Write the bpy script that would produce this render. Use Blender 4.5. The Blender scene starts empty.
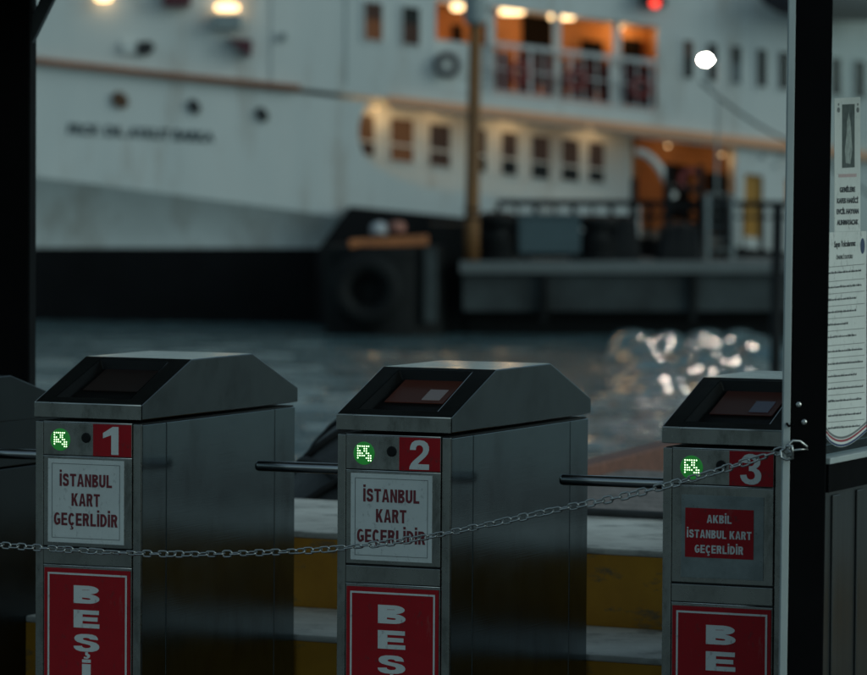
import bpy, bmesh, math, random
from mathutils import Vector, Matrix

R = math.radians
random.seed(7)
SC = bpy.context.scene
COL = SC.collection

# ------------------------------------------------------------------ camera
W, H, F = 867.0, 675.0, 4417.0
CAM = Vector((0, 0, 1.691))
CROT = Matrix.Rotation(math.pi / 2 - 0.0446, 3, 'X') @ Matrix.Rotation(0.0062, 3, 'Z')
cd = bpy.data.cameras.new('camera')
cam = bpy.data.objects.new('camera', cd)
COL.objects.link(cam)
cam.matrix_world = Matrix.Translation(CAM) @ CROT.to_4x4()
cd.sensor_fit = 'HORIZONTAL'
cd.sensor_width = 36.0
cd.lens = F / W * 36.0
cd.clip_start = 0.1
cd.clip_end = 5000
cd.dof.use_dof = True
cd.dof.focus_distance = 10.45
cd.dof.aperture_fstop = 5.8
SC.camera = cam

# ------------------------------------------------------------------ sky, sun, exposure
SUN_EL, SUN_AZ = R(24), R(118)          # azimuth clockwise from +Y: to the right, a little behind the camera
wd = bpy.data.worlds.new('World')
SC.world = wd
wd.use_nodes = True
nt = wd.node_tree
bg = nt.nodes['Background']
sky = nt.nodes.new('ShaderNodeTexSky')
sky.sky_type = 'NISHITA'
sky.sun_disc = False
sky.sun_elevation = SUN_EL
sky.sun_rotation = SUN_AZ
sky.air_density = 1.0
sky.dust_density = 2.0
sky.ozone_density = 2.5
hs = nt.nodes.new('ShaderNodeHueSaturation')      # thin dusk cloud takes colour out of the blue
hs.inputs['Saturation'].default_value = 0.45
nt.links.new(sky.outputs[0], hs.inputs['Color'])
tint = nt.nodes.new('ShaderNodeMixRGB')
tint.blend_type = 'MULTIPLY'
tint.inputs[0].default_value = 1.0
tint.inputs[2].default_value = (0.74, 1.0, 1.0, 1)
nt.links.new(hs.outputs[0], tint.inputs[1])
nt.links.new(tint.outputs[0], bg.inputs[0])
bg.inputs[1].default_value = 0.12
sl = bpy.data.lights.new('sun', 'SUN')
sl.energy = 0.2
sl.angle = R(25)
sl.color = (1.0, 0.98, 0.95)
so = bpy.data.objects.new('sun', sl)
COL.objects.link(so)
sd = Vector((math.sin(SUN_AZ) * math.cos(SUN_EL), math.cos(SUN_AZ) * math.cos(SUN_EL), math.sin(SUN_EL)))
so.rotation_euler = (-sd).to_track_quat('-Z', 'Y').to_euler()
vs = SC.view_settings
vs.view_transform = 'Standard'
vs.look = 'None'
vs.gamma = 1.0
vs.use_curve_mapping = False
vs.exposure = -0.36
SC.render.engine = 'CYCLES'
SC.cycles.use_denoising = True
SC.cycles.max_bounces = 8

# ------------------------------------------------------------------ helpers
def at(px, py, Y):
    """Point of the plane y = Y seen at a place of the photograph."""
    d = CROT @ Vector((px - W / 2, -(py - H / 2), -F))
    return CAM + d * (Y / d.y)

def thing(name, label, cat, loc=(0, 0, 0), rotz=0.0, group=None):
    o = bpy.data.objects.new(name, None)
    COL.objects.link(o)
    o.location = loc
    o.rotation_euler = (0, 0, rotz)
    o.empty_display_size = 0.1
    o['label'] = label
    o['category'] = cat
    if group:
        o['group'] = group
    return o

def tag(o, label, cat, group=None):
    o['label'] = label
    o['category'] = cat
    if group:
        o['group'] = group
    return o

def root_loc(o):
    v = Vector((0, 0, 0))
    while o is not None:
        v += o.location
        o = o.parent
    return v

def obj(name, bm, mat, parent=None, smooth=False, world=False, bevel=0.0, seg=2):
    """Link a bmesh as one object; world=True: vertices are world points, parent unrotated."""
    if world and parent is not None:
        d = root_loc(parent)
        for v in bm.verts:
            v.co -= d
    me = bpy.data.meshes.new(name)
    bmesh.ops.recalc_face_normals(bm, faces=bm.faces)
    bm.to_mesh(me)
    bm.free()
    mats = mat if isinstance(mat, (list, tuple)) else [mat]
    for m in mats:
        me.materials.append(m)
    if smooth:
        for p in me.polygons:
            p.use_smooth = True
    o = bpy.data.objects.new(name, me)
    COL.objects.link(o)
    o.parent = parent
    if bevel:
        b = o.modifiers.new('bevel', 'BEVEL')
        b.width = bevel
        b.segments = seg
        b.limit_method = 'ANGLE'
        b.angle_limit = R(25)
    return o

def struct(o):
    o['kind'] = 'structure'
    return o

def box(bm, x0, x1, y0, y1, z0, z1):
    v = [bm.verts.new((x, y, z)) for z in (z0, z1) for y in (y0, y1) for x in (x0, x1)]
    for f in ((0, 1, 3, 2), (4, 6, 7, 5), (0, 4, 5, 1), (2, 3, 7, 6), (0, 2, 6, 4), (1, 5, 7, 3)):
        bm.faces.new([v[i] for i in f])

def boxbm(*a):
    bm = bmesh.new()
    box(bm, *a)
    return bm

def prism(bm, pts, vec):
    """pts: 3-D outline, extruded by vec."""
    a = [bm.verts.new(p) for p in pts]
    b = [bm.verts.new(Vector(p) + Vector(vec)) for p in pts]
    n = len(pts)
    bm.faces.new(a)
    bm.faces.new(b[::-1])
    for i in range(n):
        bm.faces.new((a[i], b[i], b[(i + 1) % n], a[(i + 1) % n]))

def ext(bm, pts, Y0, Y1):
    """outline of photograph places at depth Y0, given real thickness to Y1."""
    prism(bm, [at(x, y, Y0) for x, y in pts], (0, Y1 - Y0, 0))

def extbm(pts, Y0, Y1):
    bm = bmesh.new()
    ext(bm, pts, Y0, Y1)
    return bm

def quadpx(x0, x1, y0, y1, k=0.0, xc=None):
    xc = (x0 + x1) / 2 if xc is None else xc
    return [(x0, y0 + k * (x0 - xc)), (x1, y0 + k * (x1 - xc)), (x1, y1 + k * (x1 - xc)), (x0, y1 + k * (x0 - xc))]

def tube(bm, pts, r, n=10, closed=False, caps=True):
    pts = [Vector(p) for p in pts]
    m = len(pts)
    rings = []
    ref = None
    for i, p in enumerate(pts):
        if closed:
            t = pts[(i + 1) % m] - pts[i - 1]
        else:
            t = pts[min(i + 1, m - 1)] - pts[max(i - 1, 0)]
        t.normalize()
        if ref is None:
            ref = Vector((0, 0, 1)) if abs(t.z) < 0.9 else Vector((1, 0, 0))
        u = t.cross(ref)
        if u.length < 1e-6:
            u = t.cross(Vector((0.3, 0.7, 0.2)))
        u.normalize()
        w = u.cross(t)
        ref = w
        rr = r[i] if isinstance(r, (list, tuple)) else r
        rings.append([bm.verts.new(p + (u * math.cos(a) + w * math.sin(a)) * rr) for a in [2 * math.pi * j / n for j in range(n)]])
    for i in range(m if closed else m - 1):
        a, b = rings[i], rings[(i + 1) % m]
        for j in range(n):
            bm.faces.new((a[j], a[(j + 1) % n], b[(j + 1) % n], b[j]))
    if caps and not closed:
        bm.faces.new(rings[0][::-1])
        bm.faces.new(rings[-1])

def tubebm(*a, **k):
    bm = bmesh.new()
    tube(bm, *a, **k)
    return bm

def lathe(bm, c, axis, prof, n=24):
    """prof: (distance along axis, radius)."""
    axis = Vector(axis).normalized()
    u = axis.orthogonal().normalized()
    w = axis.cross(u)
    rings = []
    for t, r in prof:
        rings.append([bm.verts.new(Vector(c) + axis * t + (u * math.cos(a) + w * math.sin(a)) * max(r, 1e-4)) for a in [2 * math.pi * j / n for j in range(n)]])
    for a, b in zip(rings, rings[1:]):
        for j in range(n):
            bm.faces.new((a[j], a[(j + 1) % n], b[(j + 1) % n], b[j]))
    bm.faces.new(rings[0][::-1])
    bm.faces.new(rings[-1])

def lathebm(*a, **k):
    bm = bmesh.new()
    lathe(bm, *a, **k)
    return bm

def ringbm(c, axis, R0, r, n=28, m=10):
    axis = Vector(axis).normalized()
    u = axis.orthogonal().normalized()
    w = axis.cross(u)
    bm = bmesh.new()
    rings = []
    for i in range(n):
        a = 2 * math.pi * i / n
        e = u * math.cos(a) + w * math.sin(a)
        rings.append([bm.verts.new(Vector(c) + e * (R0 + r * math.cos(b)) + axis * r * math.sin(b)) for b in [2 * math.pi * j / m for j in range(m)]])
    for i in range(n):
        a, b = rings[i], rings[(i + 1) % n]
        for j in range(m):
            bm.faces.new((a[j], a[(j + 1) % m], b[(j + 1) % m], b[j]))
    return bm

def text_bm(body, w, h, offset=0.03, depth=0.0006, ref=None):
    """Letters as a solid mesh, centred, fitted to w x h (x right, y up). ref: string whose height counts as h."""
    c = bpy.data.curves.new('lettering', 'FONT')
    c.body = body
    c.offset = offset
    c.resolution_u = 6
    c.align_x = 'CENTER'
    c.align_y = 'BOTTOM_BASELINE'
    o = bpy.data.objects.new('lettering', c)
    COL.objects.link(o)
    dg = bpy.context.evaluated_depsgraph_get()
    dg.update()
    me = bpy.data.meshes.new_from_object(o.evaluated_get(dg))
    bpy.data.objects.remove(o)
    bpy.data.curves.remove(c)
    bm = bmesh.new()
    bm.from_mesh(me)
    bpy.data.meshes.remove(me)
    xs = [v.co.x for v in bm.verts]
    x0, x1 = min(xs), max(xs)
    cap = 0.729 + 2 * offset if ref is None else ref
    sx = w / (x1 - x0)
    sy = h / cap
    for v in bm.verts:
        v.co = Vector(((v.co.x - (x0 + x1) / 2) * sx, (v.co.y + offset) * sy, 0))
    r = bmesh.ops.extrude_face_region(bm, geom=bm.faces[:])
    bmesh.ops.translate(bm, verts=[e for e in r['geom'] if isinstance(e, bmesh.types.BMVert)], vec=(0, 0, depth))
    return bm

def arcpts(cx, cy, rx, ry, a0, a1, n=10):
    return [(cx + rx * math.cos(R(a0 + (a1 - a0) * i / n)), cy + ry * math.sin(R(a0 + (a1 - a0) * i / n))) for i in range(n + 1)]

def ribbon(path, th):
    """closed outline round a centre line; th: (horizontal part thickness, upright part thickness)."""
    a, b = [], []
    n = len(path)
    for i, p in enumerate(path):
        q, r = path[max(i - 1, 0)], path[min(i + 1, n - 1)]
        dx, dy = r[0] - q[0], r[1] - q[1]
        l = math.hypot(dx, dy) or 1
        dx, dy = dx / l, dy / l
        t = th[0] * dx * dx + th[1] * dy * dy
        a.append((p[0] - dy * t / 2, p[1] + dx * t / 2))
        b.append((p[0] + dy * t / 2, p[1] - dx * t / 2))
    return a + b[::-1]

FREE = {
    'S': [(0.95, 0.69), (0.93, 0.82), (0.86, 0.92), (0.72, 0.985), (0.50, 1.0), (0.28, 0.985), (0.12, 0.92), (0.05, 0.83), (0.03, 0.73), (0.06, 0.62), (0.15, 0.53), (0.32, 0.47), (0.52, 0.42), (0.63, 0.38), (0.67, 0.33), (0.66, 0.27), (0.60, 0.22), (0.50, 0.205), (0.40, 0.22), (0.34, 0.265), (0.325, 0.325), (0.0, 0.30), (0.02, 0.19), (0.10, 0.08), (0.25, 0.015), (0.49, 0.0), (0.74, 0.02), (0.90, 0.09), (0.98, 0.19), (1.0, 0.30), (0.97, 0.42), (0.88, 0.52), (0.72, 0.58), (0.50, 0.63), (0.39, 0.665), (0.355, 0.71), (0.37, 0.755), (0.43, 0.785), (0.50, 0.79), (0.575, 0.78), (0.62, 0.75), (0.645, 0.71)],
    '2': [(0.03, 0.66), (0.05, 0.79), (0.13, 0.91), (0.28, 0.98), (0.50, 1.0), (0.72, 0.98), (0.88, 0.90), (0.96, 0.78), (0.96, 0.66), (0.90, 0.54), (0.78, 0.43), (0.60, 0.315), (0.46, 0.225), (0.42, 0.185), (0.97, 0.185), (0.97, 0.0), (0.0, 0.0), (0.02, 0.10), (0.09, 0.20), (0.20, 0.29), (0.38, 0.405), (0.55, 0.515), (0.64, 0.59), (0.68, 0.67), (0.665, 0.75), (0.60, 0.81), (0.50, 0.83), (0.39, 0.81), (0.33, 0.75), (0.31, 0.66)],
    '3': [(0.04, 0.72), (0.08, 0.85), (0.20, 0.95), (0.38, 1.0), (0.55, 1.0), (0.74, 0.96), (0.87, 0.88), (0.92, 0.77), (0.90, 0.66), (0.82, 0.58), (0.72, 0.535), (0.86, 0.475), (0.95, 0.38), (0.97, 0.28), (0.93, 0.15), (0.81, 0.05), (0.62, 0.0), (0.45, 0.0), (0.24, 0.03), (0.09, 0.12), (0.02, 0.22), (0.0, 0.30), (0.28, 0.32), (0.32, 0.22), (0.40, 0.175), (0.50, 0.165), (0.61, 0.19), (0.67, 0.25), (0.675, 0.33), (0.62, 0.41), (0.52, 0.445), (0.40, 0.445), (0.40, 0.60), (0.50, 0.60), (0.60, 0.635), (0.645, 0.70), (0.63, 0.775), (0.56, 0.825), (0.47, 0.835), (0.38, 0.81), (0.335, 0.75), (0.32, 0.69)],
}

def glyph(ch, w, h, t, u):
    """outlines of one heavy capital w x h; t: stem thickness, u: bar thickness."""
    cw = w
    if ch in 'Iİ':
        o = [[(0, 0), (t, 0), (t, h), (0, h)]]
        if ch == 'İ':
            o.append([(0, h * 1.10), (t, h * 1.10), (t, h * 1.10 + u), (0, h * 1.10 + u)])
        return o, t
    if ch == 'L':
        return [[(0, 0), (w * 0.88, 0), (w * 0.88, u), (t, u), (t, h), (0, h)]], w * 0.88
    if ch == 'T':
        m = w / 2
        return [[(m - t / 2, 0), (m + t / 2, 0), (m + t / 2, h - u), (w, h - u), (w, h), (0, h), (0, h - u), (m - t / 2, h - u)]], w
    if ch == 'E':
        e = w * 0.92
        m = h * 0.5
        return [[(0, 0), (e, 0), (e, u), (t, u), (t, m - u * 0.48), (e * 0.93, m - u * 0.48), (e * 0.93, m + u * 0.48), (t, m + u * 0.48), (t, h - u), (e * 0.98, h - u), (e * 0.98, h), (0, h)]], e
    if ch == 'F':
        e = w * 0.9
        m = h * 0.48
        return [[(0, 0), (t, 0), (t, m - u * 0.5), (e * 0.9, m - u * 0.5), (e * 0.9, m + u * 0.5), (t, m + u * 0.5), (t, h - u), (e, h - u), (e, h), (0, h)]], e
    if ch == 'N':
        return [[(0, 0), (t * 0.92, 0), (t * 0.92, h * 0.62), (w - t * 0.98, 0), (w, 0), (w, h), (w - t * 0.92, h), (w - t * 0.92, h * 0.38), (t * 0.98, h), (0, h)]], w
    if ch == 'A':
        e = w * 1.1
        m = e / 2
        a = 0.20
        k = lambda y, s: m + s * (m - (m - t * 0.52) * y / h)
        return [[(0, 0), (t * 1.02, 0), (t * 1.02 + (m - t * 0.9) * 0.22, h * a), (e - t * 1.02 - (m - t * 0.9) * 0.22, h * a), (e - t * 1.02, 0), (e, 0), (m + t * 0.56, h), (m - t * 0.56, h)],
                [(m - (m - t * 0.95) * 0.62, h * a + u * 0.9), (m + (m - t * 0.95) * 0.62, h * a + u * 0.9), (m, h * 0.80)]], e
    if ch == 'K':
        e = w * 1.06
        return [[(0, 0), (t, 0), (t, h * 0.30), (t * 1.25, h * 0.39), (e - t * 1.12, 0), (e, 0), (t * 1.25 + (e - t * 1.25) * 0.37, h * 0.60), (e - t * 0.08, h), (e - t * 1.2, h), (t, h * 0.57), (t, h), (0, h)]], e
    if ch == 'U':
        r = w / 2
        ry = h * 0.34
        out = [(0, h), *arcpts(r, ry, r, ry, 180, 360, 16), (w, h), (w - t, h), *arcpts(r, ry, r - t, ry - u, 360, 180, 16), (t, h)]
        return [out], w
    if ch in 'BR':
        lo = h * (0.53 if ch == 'B' else 0.45)
        ru = (h - lo) / 2
        e = w * 0.97
        up = [*arcpts(e - w * 0.42, h - ru, w * 0.40, ru, -90, 90, 10)]
        if ch == 'B':
            rl = lo / 2
            down = arcpts(e - w * 0.42, rl, w * 0.43, rl, -90, 80, 12)
            j = [(up[2][0], up[2][1])]
            outer = [(0, 0), *down, *up[2:], (0, h)]
            h1 = [(t, u), *arcpts(e - w * 0.44, rl, w * 0.43 - t, rl - u * 0.92, -90, 90, 8), (t, lo - u * 0.84)]
            h2 = [(t, lo + u * 0.1), *arcpts(e - w * 0.44, h - ru, w * 0.40 - t, ru - u * 0.95, -90, 90, 8), (t, h - u)]
            h2 = [(t, h - 2 * ru + u * 0.9)] + [(x, max(y, h - 2 * ru + u * 0.9)) for x, y in h2[1:-1]] + [(t, h - u)]
            return [outer, h1, h2], e + w * 0.01
        outer = [(0, 0), (t, 0), (t, lo - u * 0.05), (t + w * 0.10, lo - u * 0.05), (e - t * 1.05, 0), (e + t * 0.1, 0), (e - t * 0.55, lo * 0.85), (e - t * 0.35, lo + u * 0.25), *up[3:], (0, h)]
        h2 = [(t, lo + u * 0.95), *[(x, max(y, lo + u * 0.95)) for x, y in arcpts(e - w * 0.44, h - ru, w * 0.40 - t, ru - u * 0.95, -90, 90, 8)], (t, h - u)]
        return [outer, h2], e + t * 0.1
    if ch == 'D':
        rx = w * 0.62
        outer = [(0, 0), *arcpts(w - rx, h / 2, rx, h / 2, -90, 90, 18), (0, h)]
        inner = [(t, u), *arcpts(w - rx, h / 2, rx - t, h / 2 - u, -90, 90, 18), (t, h - u)]
        return [outer, inner], w
    if ch in 'CÇG':
        rx, ry = w / 2, h / 2
        path = arcpts(rx, ry, rx - t / 2, ry - u / 2, 38, 322 if ch != 'G' else 338, 30)
        o = [ribbon(path, (u, t))]
        if ch == 'G':
            p = arcpts(rx, ry, rx - t / 2, ry - u / 2, 40, 300, 30)
            a = ribbon(p, (u, t))
            n = len(p)
            outer, inner = a[n:][::-1], a[:n]
            # path runs counter-clockwise: inner side first in the ribbon
            o = [outer + [(w, h * 0.14), (w, h * 0.54), (w * 0.52, h * 0.54), (w * 0.52, h * 0.54 - u), (w - t, h * 0.54 - u), (w - t, h * 0.24)] + inner[::-1]]
        if ch == 'Ç':
            o.append(cedilla(rx, h, t, u))
        return o, w
    if ch in 'SŞ':
        return [[(px * w, py * h) for px, py in FREE['S']]] + ([cedilla(w / 2, h, t, u)] if ch == 'Ş' else []), w
    if ch in FREE:
        return [[(px * w, py * h) for px, py in FREE[ch]]], w
    return [], w * 0.5

def cedilla(cx, h, t, u):
    k = u * 0.8
    return [(cx - k * 0.35, -u * 0.10), (cx + k * 0.5, -u * 0.10), (cx + k * 0.42, -u * 0.42), (cx + k * 1.1, -u * 0.75), (cx + k * 1.0, -u * 1.35), (cx + k * 0.3, -u * 1.72), (cx - k * 0.8, -u * 1.6), (cx - k * 0.75, -u * 1.2), (cx + k * 0.1, -u * 1.28), (cx + k * 0.28, -u * 1.02), (cx - k * 0.35, -u * 0.8)]

def heavy_bm(body, w, h, t=None, u=None, aspect=0.58, gap=0.16, depth=0.0006):
    """heavy capitals as one solid mesh, centred on x, standing on y = 0, fitted to width w."""
    lw = h * aspect
    t = t or lw * 0.335
    u = u or h * 0.19
    outs = []
    x = 0.0
    for ch in body:
        if ch == ' ':
            x += lw * 0.55
            continue
        o, adv = glyph(ch, lw, h, t, u)
        outs += [[(px + x, py) for px, py in c] for c in o]
        x += adv + lw * gap
    x -= lw * gap
    k = w / x
    c = bpy.data.curves.new('lettering', 'CURVE')
    c.dimensions = '2D'
    c.fill_mode = 'BOTH'
    for poly in outs:
        sp = c.splines.new('POLY')
        sp.points.add(len(poly) - 1)
        for p, (px, py) in zip(sp.points, poly):
            p.co = ((px - x / 2) * k, py, 0, 1)
        sp.use_cyclic_u = True
    o = bpy.data.objects.new('lettering', c)
    COL.objects.link(o)
    dg = bpy.context.evaluated_depsgraph_get()
    dg.update()
    me = bpy.data.meshes.new_from_object(o.evaluated_get(dg))
    bpy.data.objects.remove(o)
    bpy.data.curves.remove(c)
    bm = bmesh.new()
    bm.from_mesh(me)
    bpy.data.meshes.remove(me)
    bmesh.ops.remove_doubles(bm, verts=bm.verts, dist=1e-6)
    r = bmesh.ops.extrude_face_region(bm, geom=bm.faces[:])
    bmesh.ops.translate(bm, verts=[e for e in r['geom'] if isinstance(e, bmesh.types.BMVert)], vec=(0, 0, depth))
    return bm

def xf(bm, origin, ex, ey):
    """place a flat bmesh (x right, y up, z out)."""
    ex, ey = Vector(ex).normalized(), Vector(ey).normalized()
    ez = ex.cross(ey)
    o = Vector(origin)
    for v in bm.verts:
        c = v.co.copy()
        v.co = o + ex * c.x + ey * c.y + ez * c.z
    return bm

def merge(*bms):
    out = bms[0]
    for b in bms[1:]:
        me = bpy.data.meshes.new('merge')
        b.to_mesh(me)
        out.from_mesh(me)
        bpy.data.meshes.remove(me)
        b.free()
    return out

# ------------------------------------------------------------------ materials
def lin(c):
    return tuple(((x / 255 + 0.055) / 1.055) ** 2.4 if x > 10 else x / 255 / 12.92 for x in c)

def pmat(name, col, rough=0.5, metal=0.0, var=0.15, scale=6.0, bump=0.0, bscale=None, stretch=(1, 1, 1), col2=None, rvar=0.1, spec=None):
    m = bpy.data.materials.new(name)
    m.use_nodes = True
    t = m.node_tree
    b = t.nodes['Principled BSDF']
    tc = t.nodes.new('ShaderNodeTexCoord')
    mp = t.nodes.new('ShaderNodeMapping')
    mp.inputs['Scale'].default_value = stretch
    t.links.new(tc.outputs['Object'], mp.inputs[0])
    n = t.nodes.new('ShaderNodeTexNoise')
    n.inputs['Scale'].default_value = scale
    n.inputs['Detail'].default_value = 6
    n.inputs['Roughness'].default_value = 0.62
    t.links.new(mp.outputs[0], n.inputs['Vector'])
    r = t.nodes.new('ShaderNodeValToRGB')
    r.color_ramp.elements[0].position = 0.32
    r.color_ramp.elements[1].position = 0.68
    c2 = col2 if col2 else tuple(min(1, x * (1 + var)) for x in col)
    c1 = tuple(x * (1 - var) for x in col) if not col2 else col
    r.color_ramp.elements[0].color = (*c1, 1)
    r.color_ramp.elements[1].color = (*c2, 1)
    t.links.new(n.outputs[0], r.inputs[0])
    t.links.new(r.outputs[0], b.inputs['Base Color'])
    mr = t.nodes.new('ShaderNodeMapRange')
    mr.inputs['To Min'].default_value = max(0.02, rough - rvar)
    mr.inputs['To Max'].default_value = min(1, rough + rvar)
    n2 = t.nodes.new('ShaderNodeTexNoise')
    n2.inputs['Scale'].default_value = scale * 2.3
    n2.inputs['Detail'].default_value = 5
    t.links.new(mp.outputs[0], n2.inputs['Vector'])
    t.links.new(n2.outputs[0], mr.inputs[0])
    t.links.new(mr.outputs[0], b.inputs['Roughness'])
    b.inputs['Metallic'].default_value = metal
    if spec is not None:
        b.inputs['Specular IOR Level'].default_value = spec
    if bump:
        n3 = t.nodes.new('ShaderNodeTexNoise')
        n3.inputs['Scale'].default_value = bscale or scale * 3
        n3.inputs['Detail'].default_value = 4
        t.links.new(mp.outputs[0], n3.inputs['Vector'])
        bp = t.nodes.new('ShaderNodeBump')
        bp.inputs['Strength'].default_value = bump
        bp.inputs['Distance'].default_value = 0.01
        t.links.new(n3.outputs[0], bp.inputs['Height'])
        t.links.new(bp.outputs[0], b.inputs['Normal'])
    return m

def emat(name, col, strength, base=(0.02, 0.02, 0.02)):
    m = bpy.data.materials.new(name)
    m.use_nodes = True
    b = m.node_tree.nodes['Principled BSDF']
    b.inputs['Base Color'].default_value = (*base, 1)
    b.inputs['Emission Color'].default_value = (*col, 1)
    b.inputs['Emission Strength'].default_value = strength
    b.inputs['Roughness'].default_value = 0.3
    return m

def steel_mat(name, col, rough, vertical=True, aniso=0.0):
    """Brushed stainless steel with smudges and faint grain."""
    m = bpy.data.materials.new(name)
    m.use_nodes = True
    t = m.node_tree
    b = t.nodes['Principled BSDF']
    b.inputs['Metallic'].default_value = 1.0
    if aniso:                                   # grain runs level: reflections smear up and down
        b.inputs['Anisotropic'].default_value = aniso
        b.inputs['Anisotropic Rotation'].default_value = 0.25
        tg = t.nodes.new('ShaderNodeTangent')
        tg.direction_type = 'RADIAL'
        tg.axis = 'Z'
        t.links.new(tg.outputs[0], b.inputs['Tangent'])
    tc = t.nodes.new('ShaderNodeTexCoord')
    mp = t.nodes.new('ShaderNodeMapping')
    mp.inputs['Scale'].default_value = (420, 420, 3) if vertical else (3, 3, 420)
    t.links.new(tc.outputs['Object'], mp.inputs[0])
    g = t.nodes.new('ShaderNodeTexNoise')
    g.inputs['Scale'].default_value = 1.0
    g.inputs['Detail'].default_value = 3
    t.links.new(mp.outputs[0], g.inputs['Vector'])
    s = t.nodes.new('ShaderNodeTexNoise')
    s.inputs['Scale'].default_value = 7.0
    s.inputs['Detail'].default_value = 8
    s.inputs['Roughness'].default_value = 0.7
    t.links.new(tc.outputs['Object'], s.inputs['Vector'])
    rr = t.nodes.new('ShaderNodeMapRange')
    rr.inputs['From Min'].default_value = 0.3
    rr.inputs['From Max'].default_value = 0.7
    rr.inputs['To Min'].default_value = rough * 0.88
    rr.inputs['To Max'].default_value = rough * 1.18
    t.links.new(s.outputs[0], rr.inputs[0])
    t.links.new(rr.outputs[0], b.inputs['Roughness'])
    cr = t.nodes.new('ShaderNodeValToRGB')
    cr.color_ramp.elements[0].position = 0.3
    cr.color_ramp.elements[1].position = 0.72
    cr.color_ramp.elements[0].color = (*[x * 0.93 for x in col], 1)
    cr.color_ramp.elements[1].color = (*[min(1, x * 1.05) for x in col], 1)
    t.links.new(s.outputs[0], cr.inputs[0])
    t.links.new(cr.outputs[0], b.inputs['Base Color'])
    bp = t.nodes.new('ShaderNodeBump')
    bp.inputs['Strength'].default_value = 0.035
    bp.inputs['Distance'].default_value = 0.002
    t.links.new(g.outputs[0], bp.inputs['Height'])
    # sheet metal is never quite flat: slow waviness
    wv = t.nodes.new('ShaderNodeTexNoise')
    wv.inputs['Scale'].default_value = 3.2
    wv.inputs['Detail'].default_value = 1
    t.links.new(tc.outputs['Object'], wv.inputs['Vector'])
    b2 = t.nodes.new('ShaderNodeBump')
    b2.inputs['Strength'].default_value = 0.25
    b2.inputs['Distance'].default_value = 0.012
    t.links.new(wv.outputs[0], b2.inputs['Height'])
    t.links.new(bp.outputs[0], b2.inputs['Normal'])
    t.links.new(b2.outputs[0], b.inputs['Normal'])
    return m

def worn_sign(name, col, scratch):
    """painted or printed sheet with specks and scuffs of wear."""
    m = pmat(name, col, 0.6, 0, 0.07, 9, spec=0.2)
    t = m.node_tree
    b = t.nodes['Principled BSDF']
    src = b.inputs['Base Color'].links[0].from_socket
    tc = t.nodes.new('ShaderNodeTexCoord')
    mp = t.nodes.new('ShaderNodeMapping')
    mp.inputs['Scale'].default_value = (60, 60, 38)
    t.links.new(tc.outputs['Object'], mp.inputs[0])
    n = t.nodes.new('ShaderNodeTexNoise')
    n.inputs['Scale'].default_value = 1.0
    n.inputs['Detail'].default_value = 7
    n.inputs['Roughness'].default_value = 0.75
    t.links.new(mp.outputs[0], n.inputs['Vector'])
    r = t.nodes.new('ShaderNodeValToRGB')
    r.color_ramp.elements[0].position = 0.57
    r.color_ramp.elements[1].position = 0.66
    r.color_ramp.elements[0].color = (0, 0, 0, 1)
    r.color_ramp.elements[1].color = (0.75, 0.75, 0.75, 1)
    t.links.new(n.outputs[0], r.inputs[0])
    mx = t.nodes.new('ShaderNodeMixRGB')
    t.links.new(r.outputs[0], mx.inputs[0])
    t.links.new(src, mx.inputs[1])
    mx.inputs[2].default_value = (*scratch, 1)
    t.links.new(mx.outputs[0], b.inputs['Base Color'])
    return m

M = {}
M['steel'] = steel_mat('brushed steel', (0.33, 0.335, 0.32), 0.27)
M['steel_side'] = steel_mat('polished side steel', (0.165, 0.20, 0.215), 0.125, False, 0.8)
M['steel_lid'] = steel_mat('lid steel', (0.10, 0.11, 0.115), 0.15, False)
M['edge_glint'] = steel_mat('edge highlight steel', (0.62, 0.63, 0.62), 0.3)  # pale tone that draws the edge highlights of the gates
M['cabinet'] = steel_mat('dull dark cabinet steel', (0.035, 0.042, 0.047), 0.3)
M['steel_bar'] = steel_mat('bar steel', (0.42, 0.43, 0.44), 0.2, False)
M['dark_gap'] = pmat('dark seam', (0.012, 0.012, 0.013), 0.7)
M['bezel'] = pmat('black display housing', (0.005, 0.005, 0.005), 0.5, spec=0.2)
M['paper'] = worn_sign('white notice sheet', (0.62, 0.64, 0.62), (0.3, 0.31, 0.3))
M['red'] = worn_sign('red sign', (0.36, 0.008, 0.014), (0.12, 0.03, 0.03))
M['red_text'] = pmat('dark red print', (0.15, 0.012, 0.02), 0.5)
M['white_paint'] = worn_sign('white lettering', (0.66, 0.67, 0.65), (0.35, 0.3, 0.3))
M['thin_line'] = pmat('grey print', (0.14, 0.15, 0.15), 0.5)
M['ink'] = pmat('dark print', (0.05, 0.055, 0.06), 0.5)
M['ink_blue'] = pmat('blue print', (0.03, 0.05, 0.12), 0.5)
M['ink_red'] = pmat('red print', (0.3, 0.03, 0.05), 0.5)
M['ink_pink'] = pmat('faded pink print', (0.5, 0.36, 0.36), 0.5)
M['plexi'] = pmat('worn clear cover', (0.22, 0.25, 0.25), 0.3, 0.3, 0.25, 14)
M['led_disc'] = emat('green display glass', (0.02, 0.30, 0.04), 0.45, (0.01, 0.05, 0.015))
M['led'] = emat('lit display dots', (0.62, 1.0, 0.55), 4.0)
M['black_paint'] = pmat('black painted steel', (0.0025, 0.0025, 0.003), 0.75, 0, 0.25, 5, spec=0.06)
M['dark_brace'] = pmat('dark grey painted steel', (0.03, 0.037, 0.042), 0.5)
M['grey_strip'] = pmat('grey aluminium strip', (0.36, 0.40, 0.40), 0.5, 0.0, 0.12, 8, stretch=(1, 1, 0.3))
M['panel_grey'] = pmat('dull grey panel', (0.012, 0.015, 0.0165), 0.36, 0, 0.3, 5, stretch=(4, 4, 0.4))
M['chain'] = steel_mat('galvanised chain', (0.46, 0.47, 0.465), 0.3)
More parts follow.
